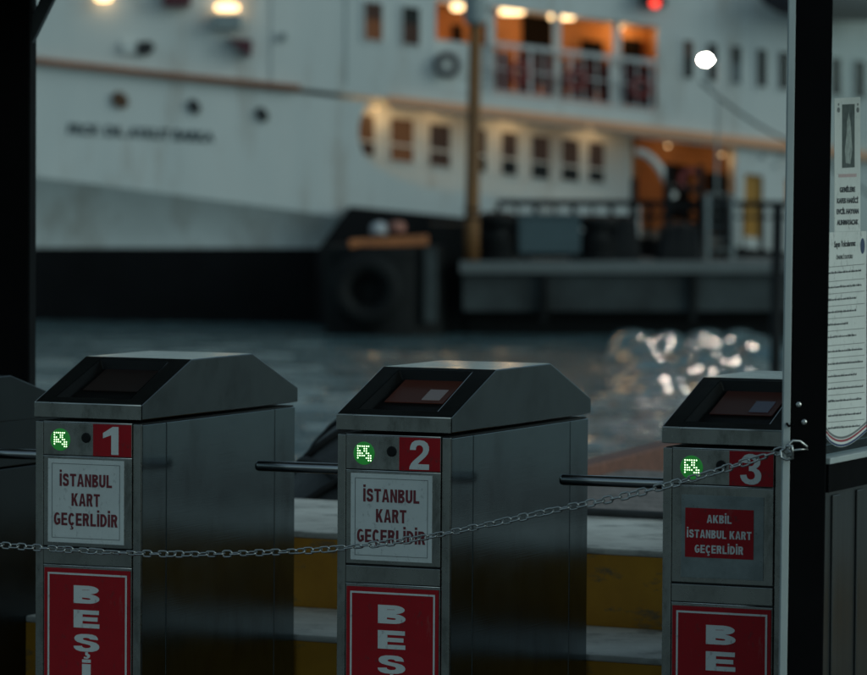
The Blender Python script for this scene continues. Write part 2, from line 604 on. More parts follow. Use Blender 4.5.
M['ground'] = pmat('quay paving', (0.09, 0.092, 0.09), 0.85, 0, 0.3, 2.5, 0.3)
M['coping'] = pmat('whitewashed coping', (0.44, 0.42, 0.385), 0.75, 0, 0.3, 4, 0.35, 14, col2=(0.72, 0.70, 0.65))
M['yellow'] = pmat('yellow kerb paint', (0.46, 0.19, 0.010), 0.65, 0, 0.25, 3, 0.2, 18, col2=(0.72, 0.33, 0.022))
M['rubber'] = pmat('black rubber', (0.035, 0.037, 0.038), 0.7, 0, 0.35, 8, 0.3)
M['rust_beam'] = pmat('red brown timber', (0.15, 0.06, 0.04), 0.7, 0, 0.3, 5, 0.2, stretch=(1, 6, 6))
M['plank'] = pmat('worn deck planks', (0.20, 0.165, 0.15), 0.8, 0, 0.25, 4, 0.2, stretch=(8, 1, 1))
# ferry
M['hull'] = pmat('white ship paint', (0.60, 0.635, 0.63), 0.55, 0, 0.1, 0.5, stretch=(1.4, 1, 0.22), col2=(0.70, 0.715, 0.70))
def streaks(m, col, scale, lo, hi, amount):
    t = m.node_tree
    b = t.nodes['Principled BSDF']
    src = b.inputs['Base Color'].links[0].from_socket
    tc = t.nodes.new('ShaderNodeTexCoord')
    mp = t.nodes.new('ShaderNodeMapping')
    mp.inputs['Scale'].default_value = scale
    t.links.new(tc.outputs['Object'], mp.inputs[0])
    n = t.nodes.new('ShaderNodeTexNoise')
    n.inputs['Scale'].default_value = 1.0
    n.inputs['Detail'].default_value = 6
    n.inputs['Roughness'].default_value = 0.7
    t.links.new(mp.outputs[0], n.inputs['Vector'])
    r = t.nodes.new('ShaderNodeMapRange')
    r.inputs['From Min'].default_value = lo
    r.inputs['From Max'].default_value = hi
    r.inputs['To Max'].default_value = amount
    t.links.new(n.outputs[0], r.inputs[0])
    mx = t.nodes.new('ShaderNodeMixRGB')
    t.links.new(r.outputs[0], mx.inputs[0])
    t.links.new(src, mx.inputs[1])
    mx.inputs[2].default_value = (*col, 1)
    t.links.new(mx.outputs[0], b.inputs['Base Color'])
streaks(M['hull'], (0.30, 0.20, 0.13), (1.6, 1.0, 0.28), 0.53, 0.74, 0.6)
M['hull_low'] = pmat('white lower hull paint', (0.62, 0.65, 0.64), 0.55, 0, 0.12, 0.6, stretch=(1, 1, 0.35))
streaks(M['hull_low'], (0.25, 0.20, 0.15), (1.2, 1.0, 0.5), 0.48, 0.72, 0.55)
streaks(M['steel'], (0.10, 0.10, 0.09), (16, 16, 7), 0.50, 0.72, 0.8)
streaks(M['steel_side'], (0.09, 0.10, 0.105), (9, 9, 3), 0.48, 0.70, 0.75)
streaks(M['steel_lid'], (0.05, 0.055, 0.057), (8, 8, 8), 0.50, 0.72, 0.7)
streaks(M['red'], (0.30, 0.12, 0.11), (34, 34, 10), 0.60, 0.78, 0.5)
streaks(M['coping'], (0.18, 0.175, 0.16), (5, 5, 14), 0.52, 0.66, 0.75)
streaks(M['yellow'], (0.16, 0.13, 0.09), (6, 6, 16), 0.56, 0.66, 0.8)
M['boot'] = pmat('black bottom paint', (0.006, 0.006, 0.007), 0.6, 0, 0.3, 1, spec=0.15)
M['rail_wood'] = pmat('brown rubbing strake', (0.33, 0.13, 0.07), 0.6, 0, 0.2, 0.8)
M['lit_peach'] = pmat('lamplit salmon deck edge', (0.85, 0.42, 0.24), 0.6, 0, 0.1, 0.6)  # warm lamplight is part of this colour
M['orange_wall'] = pmat('orange varnished wall', (0.50, 0.20, 0.05), 0.5, 0, 0.3, 1.6)
M['dark_open'] = pmat('dark doorway', (0.006, 0.004, 0.003), 0.7, spec=0.1)
M['deck'] = pmat('deck floor', (0.16, 0.13, 0.11), 0.7)
M['ceil'] = pmat('deck ceiling', (0.5, 0.46, 0.42), 0.6)
M['ship_grey'] = pmat('grey ship paint', (0.24, 0.28, 0.29), 0.6)
M['rail_white'] = pmat('white railing paint', (0.6, 0.6, 0.6), 0.5)
M['bench'] = pmat('dark red bench', (0.075, 0.014, 0.02), 0.5)
M['name'] = pmat('dark blue lettering', (0.03, 0.05, 0.06), 0.5)
M['dark_hole'] = pmat('dark fitting', (0.02, 0.02, 0.022), 0.6)
M['brown_hole'] = pmat('rusty fairlead', (0.10, 0.045, 0.02), 0.6)
M['maroon'] = pmat('maroon bracket', (0.09, 0.018, 0.028), 0.6)
M['glass_dark'] = pmat('dark window glass', (0.02, 0.022, 0.024), 0.12)
M['glass_amber'] = emat('amber lit window', (0.55, 0.20, 0.045), 0.16)
M['glass_brown'] = emat('dim brown window', (0.40, 0.14, 0.05), 0.055)
M['glass_blue'] = emat('bluish lit window', (0.25, 0.4, 0.45), 0.12)
M['lamp'] = emat('warm lamp diffuser', (1.0, 0.66, 0.32), 5.0)
M['lamp_white'] = emat('white floodlight glass', (1.0, 0.86, 0.74), 520.0)
M['lamp_cyan'] = emat('cool tube', (0.5, 0.9, 1.0), 0.8)
M['lamp_red'] = emat('red signal glass', (1.0, 0.05, 0.03), 3.0)
M['ring_dark'] = pmat('dark ring rubber', (0.03, 0.032, 0.045), 0.6)
M['ring_red'] = pmat('red ring canvas', (0.20, 0.03, 0.03), 0.6)
M['concrete'] = pmat('old pier concrete', (0.034, 0.042, 0.044), 0.85, 0, 0.6, 0.9, 0.3)
M['concrete_top'] = pmat('pale pier edge', (0.13, 0.145, 0.148), 0.8, 0, 0.2, 0.8)
M['pier_dark'] = pmat('wet dark piles', (0.008, 0.009, 0.01), 0.7, spec=0.2)
M['dolphin'] = pmat('dark wet dolphin', (0.006, 0.007, 0.0075), 0.75, 0, 0.5, 1.2, spec=0.2)
M['orange_beam'] = pmat('orange painted beam', (0.42, 0.14, 0.045), 0.6, 0, 0.2, 2)
M['mast'] = pmat('brown timber mast', (0.17, 0.075, 0.022), 0.7, 0, 0.3, 1.5, stretch=(3, 3, 0.5))
M['box_blue'] = pmat('blue grey box', (0.055, 0.09, 0.105), 0.6)
M['yellow_door'] = pmat('ochre door', (0.45, 0.22, 0.04), 0.5)
M['sack'] = pmat('pale sack', (0.4, 0.42, 0.45), 0.8)
M['sack_red'] = pmat('faded red sack', (0.3, 0.13, 0.1), 0.8)
M['canopy'] = pmat('canopy sheet', (0.3, 0.3, 0.29), 0.7)

def water_mat():
    m = bpy.data.materials.new('harbour water')
    m.use_nodes = True
    t = m.node_tree
    b = t.nodes['Principled BSDF']
    b.inputs['Base Color'].default_value = (0.095, 0.155, 0.17, 1)
    b.inputs['Roughness'].default_value = 0.07
    b.inputs['IOR'].default_value = 1.333
    tc = t.nodes.new('ShaderNodeTexCoord')
    prev = None
    for sc_, det, dist, rot in ((0.7, 3, 0.3, 0.35), (2.6, 2, 0.10, -0.5)):
        mp = t.nodes.new('ShaderNodeMapping')
        mp.inputs['Rotation'].default_value = (0, 0, rot)
        mp.inputs['Scale'].default_value = (1, 1.5, 1)
        t.links.new(tc.outputs['Object'], mp.inputs[0])
        n = t.nodes.new('ShaderNodeTexNoise')
        n.inputs['Scale'].default_value = sc_
        n.inputs['Detail'].default_value = det
        n.inputs['Distortion'].default_value = 0.4
        t.links.new(mp.outputs[0], n.inputs['Vector'])
        bp = t.nodes.new('ShaderNodeBump')
        bp.inputs['Strength'].default_value = 1.0
        bp.inputs['Distance'].default_value = dist
        t.links.new(n.outputs[0], bp.inputs['Height'])
        if prev:
            t.links.new(prev.outputs[0], bp.inputs['Normal'])
        prev = bp
    t.links.new(prev.outputs[0], b.inputs['Normal'])
    return m
M['water'] = water_mat()
M['crest'] = pmat('smooth wave crest', (0.095, 0.155, 0.17), 0.03, 0, 0.1, 1, rvar=0.01)

def glass_mat():
    m = bpy.data.materials.new('clear pane')
    m.use_nodes = True
    t = m.node_tree
    out = t.nodes['Material Output']
    t.nodes.remove(t.nodes['Principled BSDF'])
    tr = t.nodes.new('ShaderNodeBsdfTransparent')
    tr.inputs[0].default_value = (0.93, 0.96, 0.96, 1)
    gl = t.nodes.new('ShaderNodeBsdfGlossy')
    gl.inputs['Roughness'].default_value = 0.03
    mx = t.nodes.new('ShaderNodeMixShader')
    mx.inputs[0].default_value = 0.09
    t.links.new(tr.outputs[0], mx.inputs[1])
    t.links.new(gl.outputs[0], mx.inputs[2])
    t.links.new(mx.outputs[0], out.inputs[0])
    return m
M['pane'] = glass_mat()

# ------------------------------------------------------------------ the setting: water, ground, steps
WZ = -1.6
YAW = 0.4156
GW, GD = 0.30, 0.887
ROW = Vector((0.8793, -0.4763, 0))          # along the row of gates, to the right and nearer
BACK = Vector((0.4763, 0.8793, 0))          # away from the viewer, square to the row
WID = Vector((math.cos(YAW), -math.sin(YAW), 0))
DEP = Vector((math.sin(YAW), math.cos(YAW), 0))
P0 = Vector((-0.3216, 12.3, 0))             # foot of the upper riser

bm = bmesh.new()
ws = 2500
v = [bm.verts.new(p) for p in ((-ws, -200, WZ), (ws, -200, WZ), (ws, 4000, WZ), (-ws, 4000, WZ))]
bm.faces.new(v)
struct(obj('water', bm, M['water']))

def rowbox(bm, s0, s1, t0, t1, z0, z1):
    """box in the quay's own frame: s along the row, t towards the water."""
    vv = [bm.verts.new(P0 + ROW * s + BACK * t + Vector((0, 0, z))) for z in (z0, z1) for t in (t0, t1) for s in (s0, s1)]
    for f in ((0, 1, 3, 2), (4, 6, 7, 5), (0, 4, 5, 1), (2, 3, 7, 6), (0, 2, 6, 4), (1, 5, 7, 3)):
        bm.faces.new([vv[i] for i in f])

bm = bmesh.new()
rowbox(bm, -40, 40, -60, 0.9, -3.0, 0.0)
struct(obj('ground', bm, M['ground']))

ZU, ZL = 0.595, 0.384
bm = bmesh.new()
rowbox(bm, -40, 40, 0.012, 0.98, 0.0, ZU - 0.004)
rowbox(bm, -40, 40, -0.588, 0.010, 0.0, ZL - 0.004)
struct(obj('quay_steps', bm, M['coping'], bevel=0.012))
bm = bmesh.new()
rowbox(bm, -40, 40, 0.0, 0.011, ZL, ZU - 0.018)
rowbox(bm, -40, 40, -0.600, -0.589, 0.002, ZL - 0.018)
struct(obj('kerb_paint', bm, M['yellow']))
# the treads
bm = bmesh.new()
rowbox(bm, -40, 40, 0.0, 0.985, ZU - 0.018, ZU)
rowbox(bm, -40, 40, -0.600, -0.001, ZL - 0.018, ZL)
struct(obj('step_treads', bm, M['coping'], bevel=0.006))

def glint_ripples():
    """Wave crests added for glitter: most are tilted to mirror the floodlight, the rest are low chop."""
    rnd = random.Random(21)
    bm = bmesh.new()
    def crest(cx, cy, L, Dp, tilt):
        nx, ny = 8, 8
        g = []
        for i in range(nx + 1):
            u = -1 + 2 * i / nx
            row = []
            for j in range(ny + 1):
                w = j / ny
                # gentle face towards the viewer, short back
                if w < 0.75:
                    z = tilt * Dp * (w / 0.75) - 0.35 * tilt * Dp * (w / 0.75) ** 2
                else:
                    z = 0.65 * tilt * Dp * (1 - (w - 0.75) / 0.25)
                z *= (1 - u * u) ** 0.6 if abs(u) < 1 else 0
                z -= 0.02 * (1 if (i in (0, nx) or j in (0, ny)) else 0)
                row.append(bm.verts.new((cx + u * L + 0.12 * L * w * u, cy + (w - 0.4) * Dp + 0.1 * u * L, WZ + z + 0.002)))
            g.append(row)
        for i in range(nx):
            for j in range(ny):
                bm.faces.new((g[i][j], g[i + 1][j], g[i + 1][j + 1], g[i][j + 1]))
    def spot(px, py):
        Y = (CAM.z - WZ) * F / max(py - 140.4, 5)
        return at(px, py, Y)
    for k in range(160):  # added crests below the floodlight, tilted to throw its glints at the viewer
        px = rnd.uniform(628, 772)
        py = 342 + 52 * rnd.random() ** 1.3
        if px > 800 or px < 625 or py > 405:
            continue
        p = spot(px, py)
        need = (math.atan2(4.7, 77.3 - p.y) - (py - 140.4) / F) / 2
        crest(p.x, p.y, rnd.uniform(0.22, 0.48), rnd.uniform(0.45, 0.95), max(0.03, min(0.4, need * rnd.uniform(0.5, 2.3))))
    for k in range(120):
        p = spot(rnd.uniform(20, 800), rnd.uniform(342, 480))
        crest(p.x, p.y, rnd.uniform(0.3, 0.7), rnd.uniform(0.5, 1.0), rnd.uniform(0.02, 0.06))
    o = obj('glint_ripples', bm, M['crest'], smooth=True)
    o['kind'] = 'stuff'
glint_ripples()

# ------------------------------------------------------------------ shelter over the gates (its posts are in view; the unseen roof is sized to shade them)
def canopy():
    t = thing('canopy', 'unseen flat canopy roof shading the ticket gates', 'canopy', (0, 8, 0))
    c = Vector((0, 8, 0))
    bm = bmesh.new()
    z0, z1 = 2.15, 2.23
    pts = [P0 + ROW * s + BACK * tt for s, tt in ((-8, -1.75), (3.4, -1.75), (3.4, -0.08), (-0.6, -0.08), (-0.6, 0.36), (-8, 0.36))]
    prism(bm, [Vector((p.x, p.y, z0)) for p in pts], (0, 0, z1 - z0))
    obj('roof', bm, M['canopy'], t, world=True)
    return t
canopy()

def post_left():
    y0 = 12.9
    xr0 = at(30.0, 200, y0).x
    t = thing('canopy_post', 'black canopy post with a slanted brace at the left edge, behind the end cabinet', 'post',
              (xr0 - 0.11, y0 + 0.1, 0), 0, 'posts of the ticket gate shelter')
    obj('column', boxbm(xr0 - 0.22, xr0, y0, y0 + 0.2, 0, 2.145), M['black_paint'], t, world=True, bevel=0.006)
    yb = y0 + 0.06
    aa, bb, dd = at(30, 47, yb), at(54, -2, yb), at(30, 20, yb)
    k = 1.22
    bm = bmesh.new()
    prism(bm, [aa, aa + (bb - aa) * k, dd + (bb - aa) * k, dd], (0, 0.08, 0))
    obj('brace', bm, M['dark_brace'], t, world=True)
post_left()

# ------------------------------------------------------------------ ticket gates
LHB, LHT, LA, LB = 0.0385, 0.1394, 0.2666, 0.6162
ARROW = ["1111110", "1001100", "1101100", "1110110", "1111011", "1000111", "0000011"]

def lid_bm(hole=True, D=GD, a=LA, b=LB, ht=LHT, w=GW):
    bm = bmesh.new()
    z = 1.0
    prof = [(0, z), (0, z + LHB), (a, z + ht), (b, z + ht), (D, z + LHB), (D, z)]
    L = [bm.verts.new((0, d, zz)) for d, zz in prof]
    Rr = [bm.verts.new((w, d, zz)) for d, zz in prof]
    bm.faces.new(L)
    bm.faces.new(Rr[::-1])
    for i in range(6):
        j = (i + 1) % 6
        if i == 1 and hole:
            continue
        bm.faces.new((L[i], Rr[i], Rr[j], L[j]))
    if hole:
        def sp(u, t, dn=0.0):
            n = Vector((0, -(ht - LHB), a)).normalized()
            return Vector((w * u, a * t, z + LHB + (ht - LHB) * t)) - n * dn
        c = [(0.15, 0.12), (0.83, 0.12), (0.81, 0.94), (0.17, 0.94)]
        top = [bm.verts.new(sp(*q)) for q in c]
        bot = [bm.verts.new(sp(0.5 + (q[0] - 0.5) * 0.9, 0.53 + (q[1] - 0.53) * 0.9, 0.022)) for q in c]
        O = [L[1], Rr[1], Rr[2], L[2]]
        for i in range(4):
            j = (i + 1) % 4
            bm.faces.new((O[i], O[j], top[j], top[i]))
            f = bm.faces.new((top[i], top[j], bot[j], bot[i]))
            f.material_index = 1
        f = bm.faces.new(bot)
        f.material_index = 1
    return bm

def slope_plate(u0, u1, t0, t1, dn, th=0.002):
    n = Vector((0, -(LHT - LHB), LA)).normalized()
    def sp(u, t):
        return Vector((GW * u, LA * t, 1.0 + LHB + (LHT - LHB) * t)) - n * dn
    bm = bmesh.new()
    prism(bm, [sp(u0, t0), sp(u1, t0), sp(u1, t1), sp(u0, t1)], n * th)
    return bm

def face(bm, y=0.0):
    """x right, y up, z out of a flat bmesh -> onto the gate's front plane."""
    return xf(bm, (0, y, 0), (1, 0, 0), (0, 0, 1))

def shift(bm, x, z):
    bmesh.ops.translate(bm, verts=bm.verts, vec=(x, 0, z))
    return bm

def put_text(name, body, cx, zb, w, h, off, mat, parent, y):
    asp = {'wide': 1.45, 'digit': 0.72}.get(off, 0.56)
    t = {'wide': h * 0.46, 'digit': h * 0.205}.get(off)
    u = {'wide': h * 0.235, 'digit': h * 0.175}.get(off)
    return obj(name, shift(face(heavy_bm(body, w, h, t, u, asp), y), cx, zb), mat, parent)

def frame_bm(x0, x1, z0, z1, t, y0, y1):
    bm = bmesh.new()
    box(bm, x0, x1, y0, y1, z1 - t, z1)
    box(bm, x0, x1, y0, y1, z0, z0 + t)
    box(bm, x0, x0 + t, y0, y1, z0 + t, z1 - t)
    box(bm, x1 - t, x1, y0, y1, z0 + t, z1 - t)
    return bm

def gate(num, loc, label, screen_col, screen_str, patch, sheet, arm_len):
    g = thing('ticket_gate', label, 'ticket gate', (loc[0], loc[1], 0), -YAW, 'ticket gates')
    # cabinet core with corner posts, side panels and front panels set on it
    obj('cabinet', boxbm(0.008, GW - 0.008, 0.008, GD - 0.012, 0.0, 0.992), M['dark_gap'], g)
    for x0 in (0.003, GW - 0.025):
        obj('corner_post', boxbm(x0, x0 + 0.022, 0.002, 0.006 + 0.004, 0.0, 0.990), M['steel'], g, bevel=0.002)
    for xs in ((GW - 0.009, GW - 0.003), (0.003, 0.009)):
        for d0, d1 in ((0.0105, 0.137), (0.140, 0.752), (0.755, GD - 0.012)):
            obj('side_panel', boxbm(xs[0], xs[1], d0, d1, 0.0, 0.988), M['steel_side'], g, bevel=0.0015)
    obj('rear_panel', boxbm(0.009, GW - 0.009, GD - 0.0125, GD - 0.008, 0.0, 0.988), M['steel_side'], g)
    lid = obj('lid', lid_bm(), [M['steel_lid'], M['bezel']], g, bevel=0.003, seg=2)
    tr = obj('lit_front_strip', boxbm(0.001, GW - 0.001, -0.0022, -0.0004, 1.001, 1.0 + LHB - 0.003), M['steel'], lid, bevel=0.0008)  # added plate: lid front's brighter reflection put into a lighter steel
    obj('trim_glint', tubebm([(0.002, -0.0002, 1.0 + LHB - 0.0022), (GW - 0.002, -0.0002, 1.0 + LHB - 0.0022)], 0.0024, n=12), M['edge_glint'], lid, smooth=True)  # added bar: the lid edge's sky highlight put into bright steel
    for zz in (0.9905, 0.9052, 0.6345):
        obj('panel_glint', tubebm([(0.027, 0.0012, zz), (GW - 0.027, 0.0012, zz)], 0.0016, n=10), M['edge_glint'], g, smooth=True)  # added bars: highlights along the panel tops, as bright steel
    # screen in the recess of the lid
    scr = obj('screen', slope_plate(0.24, 0.75, 0.42, 0.88, 0.0205), emat('gate screen', screen_col, screen_str, (0.02, 0.012, 0.01)), lid)
    if patch:
        obj('screen_window', slope_plate(0.545, 0.70, 0.47, 0.68, 0.0180, 0.0015), emat('lit screen patch', patch, 1.0), scr.parent)
    # display panel
    x0, x1 = 0.027, GW - 0.027
    dp = obj('display_panel', boxbm(x0, x1, -0.0005, 0.0075, 0.908, 0.989), M['steel'], g, bevel=0.0015)
    lx, lz = 0.074, 0.9465
    disc = obj('direction_display', lathebm((lx, -0.0004, lz), (0, -1, 0), [(0, 0.0275), (0.0012, 0.0275), (0.002, 0.0255)], n=32), M['led_disc'], g)
    cell = 0.0056
    for r_, row in enumerate(ARROW):
        for c_, ch in enumerate(row):
            if ch == '1':
                px = lx + (c_ - 2.8) * cell
                pz = lz - (r_ - 3.0) * cell
                obj('display_dot', lathebm((px, -0.0022, pz), (0, -1, 0), [(0, 0.0018), (0.0008, 0.0014)], n=8), M['led'], disc)
    obj('camera_eye', lathebm((0.146, -0.0004, 0.953), (0, -1, 0), [(0, 0.0125), (0.002, 0.0125), (0.003, 0.010)], n=20), M['bezel'], g, smooth=False)
    npl = obj('number_plate', boxbm(0.166, x1 - 0.001, -0.0018, -0.0004, 0.909, 0.988), M['red'], g)
    nw = {1: 0.026, 2: 0.066, 3: 0.066}[num]
    if num == 1:
        bm = bmesh.new()
        pts = [(-0.010, 0), (-0.010, 0.0485), (-0.033, 0.040), (-0.033, 0.053), (-0.006, 0.069), (0.010, 0.069), (0.010, 0)]
        prism(bm, [Vector((px + 0.005, pz, 0)) for px, pz in pts], (0, 0, 0.0006))
        bm = shift(face(bm, -0.0019), 0.222, 0.9135)
        obj('numeral', bm, M['white_paint'], npl)
    else:
        put_text('numeral', str(num), 0.219, 0.9125, 0.053, 0.070, 'digit', M['white_paint'], npl, -0.0019)
    # sign panel
    obj('sign_panel', boxbm(x0, x1, 0.000, 0.0075, 0.682, 0.904), M['steel'], g, bevel=0.0015)
    if sheet == 'white':
        sx0, sx1, sz0, sz1 = 0.040, 0.252, 0.692, 0.899
        sh = obj('notice_sheet', boxbm(sx0, sx1, -0.0014, -0.0003, sz0, sz1), M['paper'], g)
        i = 0.011
        obj('border', frame_bm(sx0 + i, sx1 - i, sz0 + i, sz1 - i, 0.0013, -0.0019, -0.0015), M['thin_line'], sh)
        cx = (sx0 + sx1) / 2
        for body, zb, w in (('İSTANBUL', 0.8315, 0.146), ('KART', 0.7835, 0.079), ('GEÇERLİDİR', 0.7345, 0.178)):
            put_text('lettering', body, cx, zb, w, 0.0315, 0.042, M['red_text'], sh, -0.0015)
    else:
        obj('clear_cover', boxbm(0.050, 0.250, -0.0012, -0.0003, 0.694, 0.884), M['plexi'], g, bevel=0.001)
        sx0, sx1, sz0, sz1 = 0.060, 0.226, 0.741, 0.854
        sh = obj('notice_sheet', boxbm(sx0, sx1, -0.0022, -0.0013, sz0, sz1), M['red'], g)
        cx = (sx0 + sx1) / 2
        for body, zb, w in (('AKBİL', 0.821, 0.060), ('İSTANBUL KART', 0.786, 0.157), ('GEÇERLİDİR', 0.7515, 0.118)):
            put_text('lettering', body, cx, zb, w, 0.0185, 0.045, M['white_paint'], sh, -0.0023)
    # cross band and station sign
    obj('cross_band', boxbm(x0, x1, -0.0005, 0.0075, 0.637, 0.678), M['steel'], g, bevel=0.0015)
    obj('lower_panel', boxbm(x0, x1, 0.001, 0.0075, 0.06, 0.633), M['steel'], g, bevel=0.0015)
    st = obj('station_sign', boxbm(0.030, 0.270, -0.0012, 0.0007, 0.085, 0.628), M['red'], g)
    obj('border', frame_bm(0.040, 0.261, 0.095, 0.617, 0.0045, -0.0019, -0.0013), M['white_paint'], st)
    zb = 0.543
    for ch in 'BEŞİKTAŞ':
        put_text('lettering', ch, 0.149, zb, {'İ': 0.024}.get(ch, 0.072), 0.034 if ch == 'İ' else 0.044, 'wide', M['white_paint'], st, -0.0013)
        zb -= {'Ş': 0.0645, 'E': 0.059}.get(ch, 0.0605)
    # arm out of the left side
    arm = obj('turnstile_arm', tubebm([(-arm_len, 0.47, 0.868), (-arm_len + 0.006, 0.47, 0.868), (0.004, 0.47, 0.868)], [0.0115, 0.0135, 0.0135], n=20), M['steel_bar'], g, smooth=False)
    for p in arm.data.polygons:
        p.use_smooth = len(p.vertices) == 4
    obj('arm_collar', lathebm((0.003, 0.47, 0.868), (-1, 0, 0), [(0, 0.024), (0.012, 0.024), (0.016, 0.019)], n=20), M['steel_lid'], g)
    return g

G1 = gate(1, (-0.9885, 10.930), 'steel ticket gate numbered 1 with white paper notice and dark screen', (0.06, 0.05, 0.05), 0.02, None, 'white', 0.44)
G2 = gate(2, (-0.2308, 10.517), 'steel ticket gate numbered 2 with white paper notice and glowing reddish screen', (0.30, 0.085, 0.05), 0.04, (0.05, 0.055, 0.06), 'white', 0.44)
G3 = gate(3, (0.5255, 10.122), 'steel ticket gate numbered 3 with small red notice, beside the black post', (0.22, 0.07, 0.06), 0.03, (0.014, 0.02, 0.032), 'red', 0.44)

def end_cabinet():
    loc = (-0.9885 - 0.757, 10.93 + 0.41, 0)
    g = thing('end_cabinet', 'dark low cabinet with sloping top, left of gate number 1', 'cabinet', loc, -YAW)
    bm = bmesh.new()
    prof = [(0.0, 0.93), (0.0, 0.97), (0.3, 1.047), (0.81, 1.047), (1.15, 0.96), (1.15, 0.92)]
    prism(bm, [Vector((0, d, z)) for d, z in prof], (GW, 0, 0))
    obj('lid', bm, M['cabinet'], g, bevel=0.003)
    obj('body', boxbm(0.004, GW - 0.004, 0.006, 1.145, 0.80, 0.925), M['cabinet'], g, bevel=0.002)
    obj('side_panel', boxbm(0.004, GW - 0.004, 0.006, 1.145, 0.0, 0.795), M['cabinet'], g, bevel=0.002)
end_cabinet()

# ------------------------------------------------------------------ right post, pane with notices
YP = 9.62
def right_post():
    xa, xb = at(795, 337, YP).x, at(824, 337, YP).x
    t = thing('canopy_post', 'black post with a pale grey strip, the chain hooked to it', 'post', ((xa + xb) / 2, YP, 0), 0, 'posts of the ticket gate shelter')
    # outline follows the slight lean it has in the picture
    bm = bmesh.new()
    lo, hi = 0.0, 2.145
    def col(x_top, x_bot, x_top2, x_bot2, y0, y1):
        # px at image rows 0 and 675
        a0, a1 = at(x_top, 0, y0), at(x_bot, 675, y0)
        b0, b1 = at(x_top2, 0, y0), at(x_bot2, 675, y0)
        def on(p, q, z):
            k = (z - p.z) / (q.z - p.z)
            return Vector((p.x + (q.x - p.x) * k, y0, z))
        pts = [on(a0, a1, hi), on(b0, b1, hi), on(b0, b1, lo), on(a0, a1, lo)]
        bm = bmesh.new()
        prism(bm, pts, (0, y1 - y0, 0))
        return bm
    obj('column', col(796, 787, 833, 823, YP, YP + 0.085), M['black_paint'], t, world=True, bevel=0.003)
    obj('edge_strip', col(789, 779.5, 796, 787, YP - 0.004, YP + 0.03), M['grey_strip'], t, world=True, bevel=0.0015)
    # screws and a hook
    for px, py in ((798.5, 404.5), (804, 422)):
        p = at(px, py, YP)
        obj('screw', lathebm(p, (0, -1, 0), [(0, 0.006), (0.003, 0.006), (0.005, 0.003)], n=12), M['chain'], t, world=True)
    p = at(788.5, 425, YP - 0.005)
    obj('hook', tubebm([p + Vector((-0.004, 0, 0.004)), p + Vector((0, -0.006, -0.002)), p + Vector((0.008, -0.008, 0.0)), p + Vector((0.011, 0.004, 0.004))], 0.0025, n=8), M['black_paint'], t, world=True)
    return Vector((xb, YP, 0))
right_post()

def px_on(px, py, base, d=DEP):
    """point of the upright plane through base along d that shows at px,py."""
    v = CROT @ Vector((px - W / 2, -(py - H / 2), -F))
    n = Vector((d.y, -d.x, 0))
    k = (base - CAM).dot(n) / v.dot(n)
    return CAM + v * k

PB = Vector((at(824, 400, YP).x, YP + 0.06, 0))
def plate(bm, pts_px, off0, off1):
    n = Vector((DEP.y, -DEP.x, 0))
    prism(bm, [px_on(x, y, PB) + n * off0 for x, y in pts_px], n * (off1 - off0))

def side_screen():
    t = thing('glazed_screen', 'glazed side screen with dark rail and grey lower panel, right of the black post', 'screen', (PB.x, PB.y, 0))
    def along(s0, s1, z0, z1, o0, o1):
        n = Vector((DEP.y, -DEP.x, 0))
        bm = bmesh.new()
        a, b = PB + DEP * s0 + n * o0, PB + DEP * s1 + n * o0
        prism(bm, [Vector((a.x, a.y, z0)), Vector((b.x, b.y, z0)), Vector((b.x, b.y, z1)), Vector((a.x, a.y, z1))], n * (o1 - o0))
        return bm
    zr = px_on(827, 462, PB).z
    zb = px_on(827, 491, PB).z
    obj('pane', along(0.02, 1.9, zr + 0.012, 2.14, -0.004, 0.0), M['pane'], t, world=True)
    obj('sill', along(0.0, 1.9, zr - 0.002, zr + 0.012, -0.03, 0.022), M['grey_strip'], t, world=True, bevel=0.002)
    obj('rail', along(0.0, 1.9, zb, zr - 0.002, -0.03, 0.018), M['black_paint'], t, world=True)
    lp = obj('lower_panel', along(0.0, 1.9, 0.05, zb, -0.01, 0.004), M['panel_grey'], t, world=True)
    for i in range(8):  # upright reflections put into the panel's shape as shallow ribs
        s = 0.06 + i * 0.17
        obj('reflection_rib', along(s, s + 0.05, 0.06, zb - 0.01, 0.004, 0.009), M['panel_grey'], lp, world=True, bevel=0.003)
    obj('foot_rail', along(0.0, 1.9, 0.0, 0.05, -0.03, 0.018), M['black_paint'], t, world=True)
side_screen()

def notice_text(body, x0, x1, yl, hpx, dy, off=0.03):
    """lettering on the pane between photograph columns x0..x1, baseline yl at x0 falling by dy at x1."""
    a, b = px_on(x0, yl, PB), px_on(x1, yl + dy, PB)
    h = (px_on(x0, yl - hpx, PB) - a).length
    w = (b - a).length
    n = Vector((DEP.y, -DEP.x, 0))
    bm = text_bm(body, w, h, off, 0.0003)
    return xf(bm, (a + b) / 2 + n * 0.0016, (b - a), (0, 0, 1))

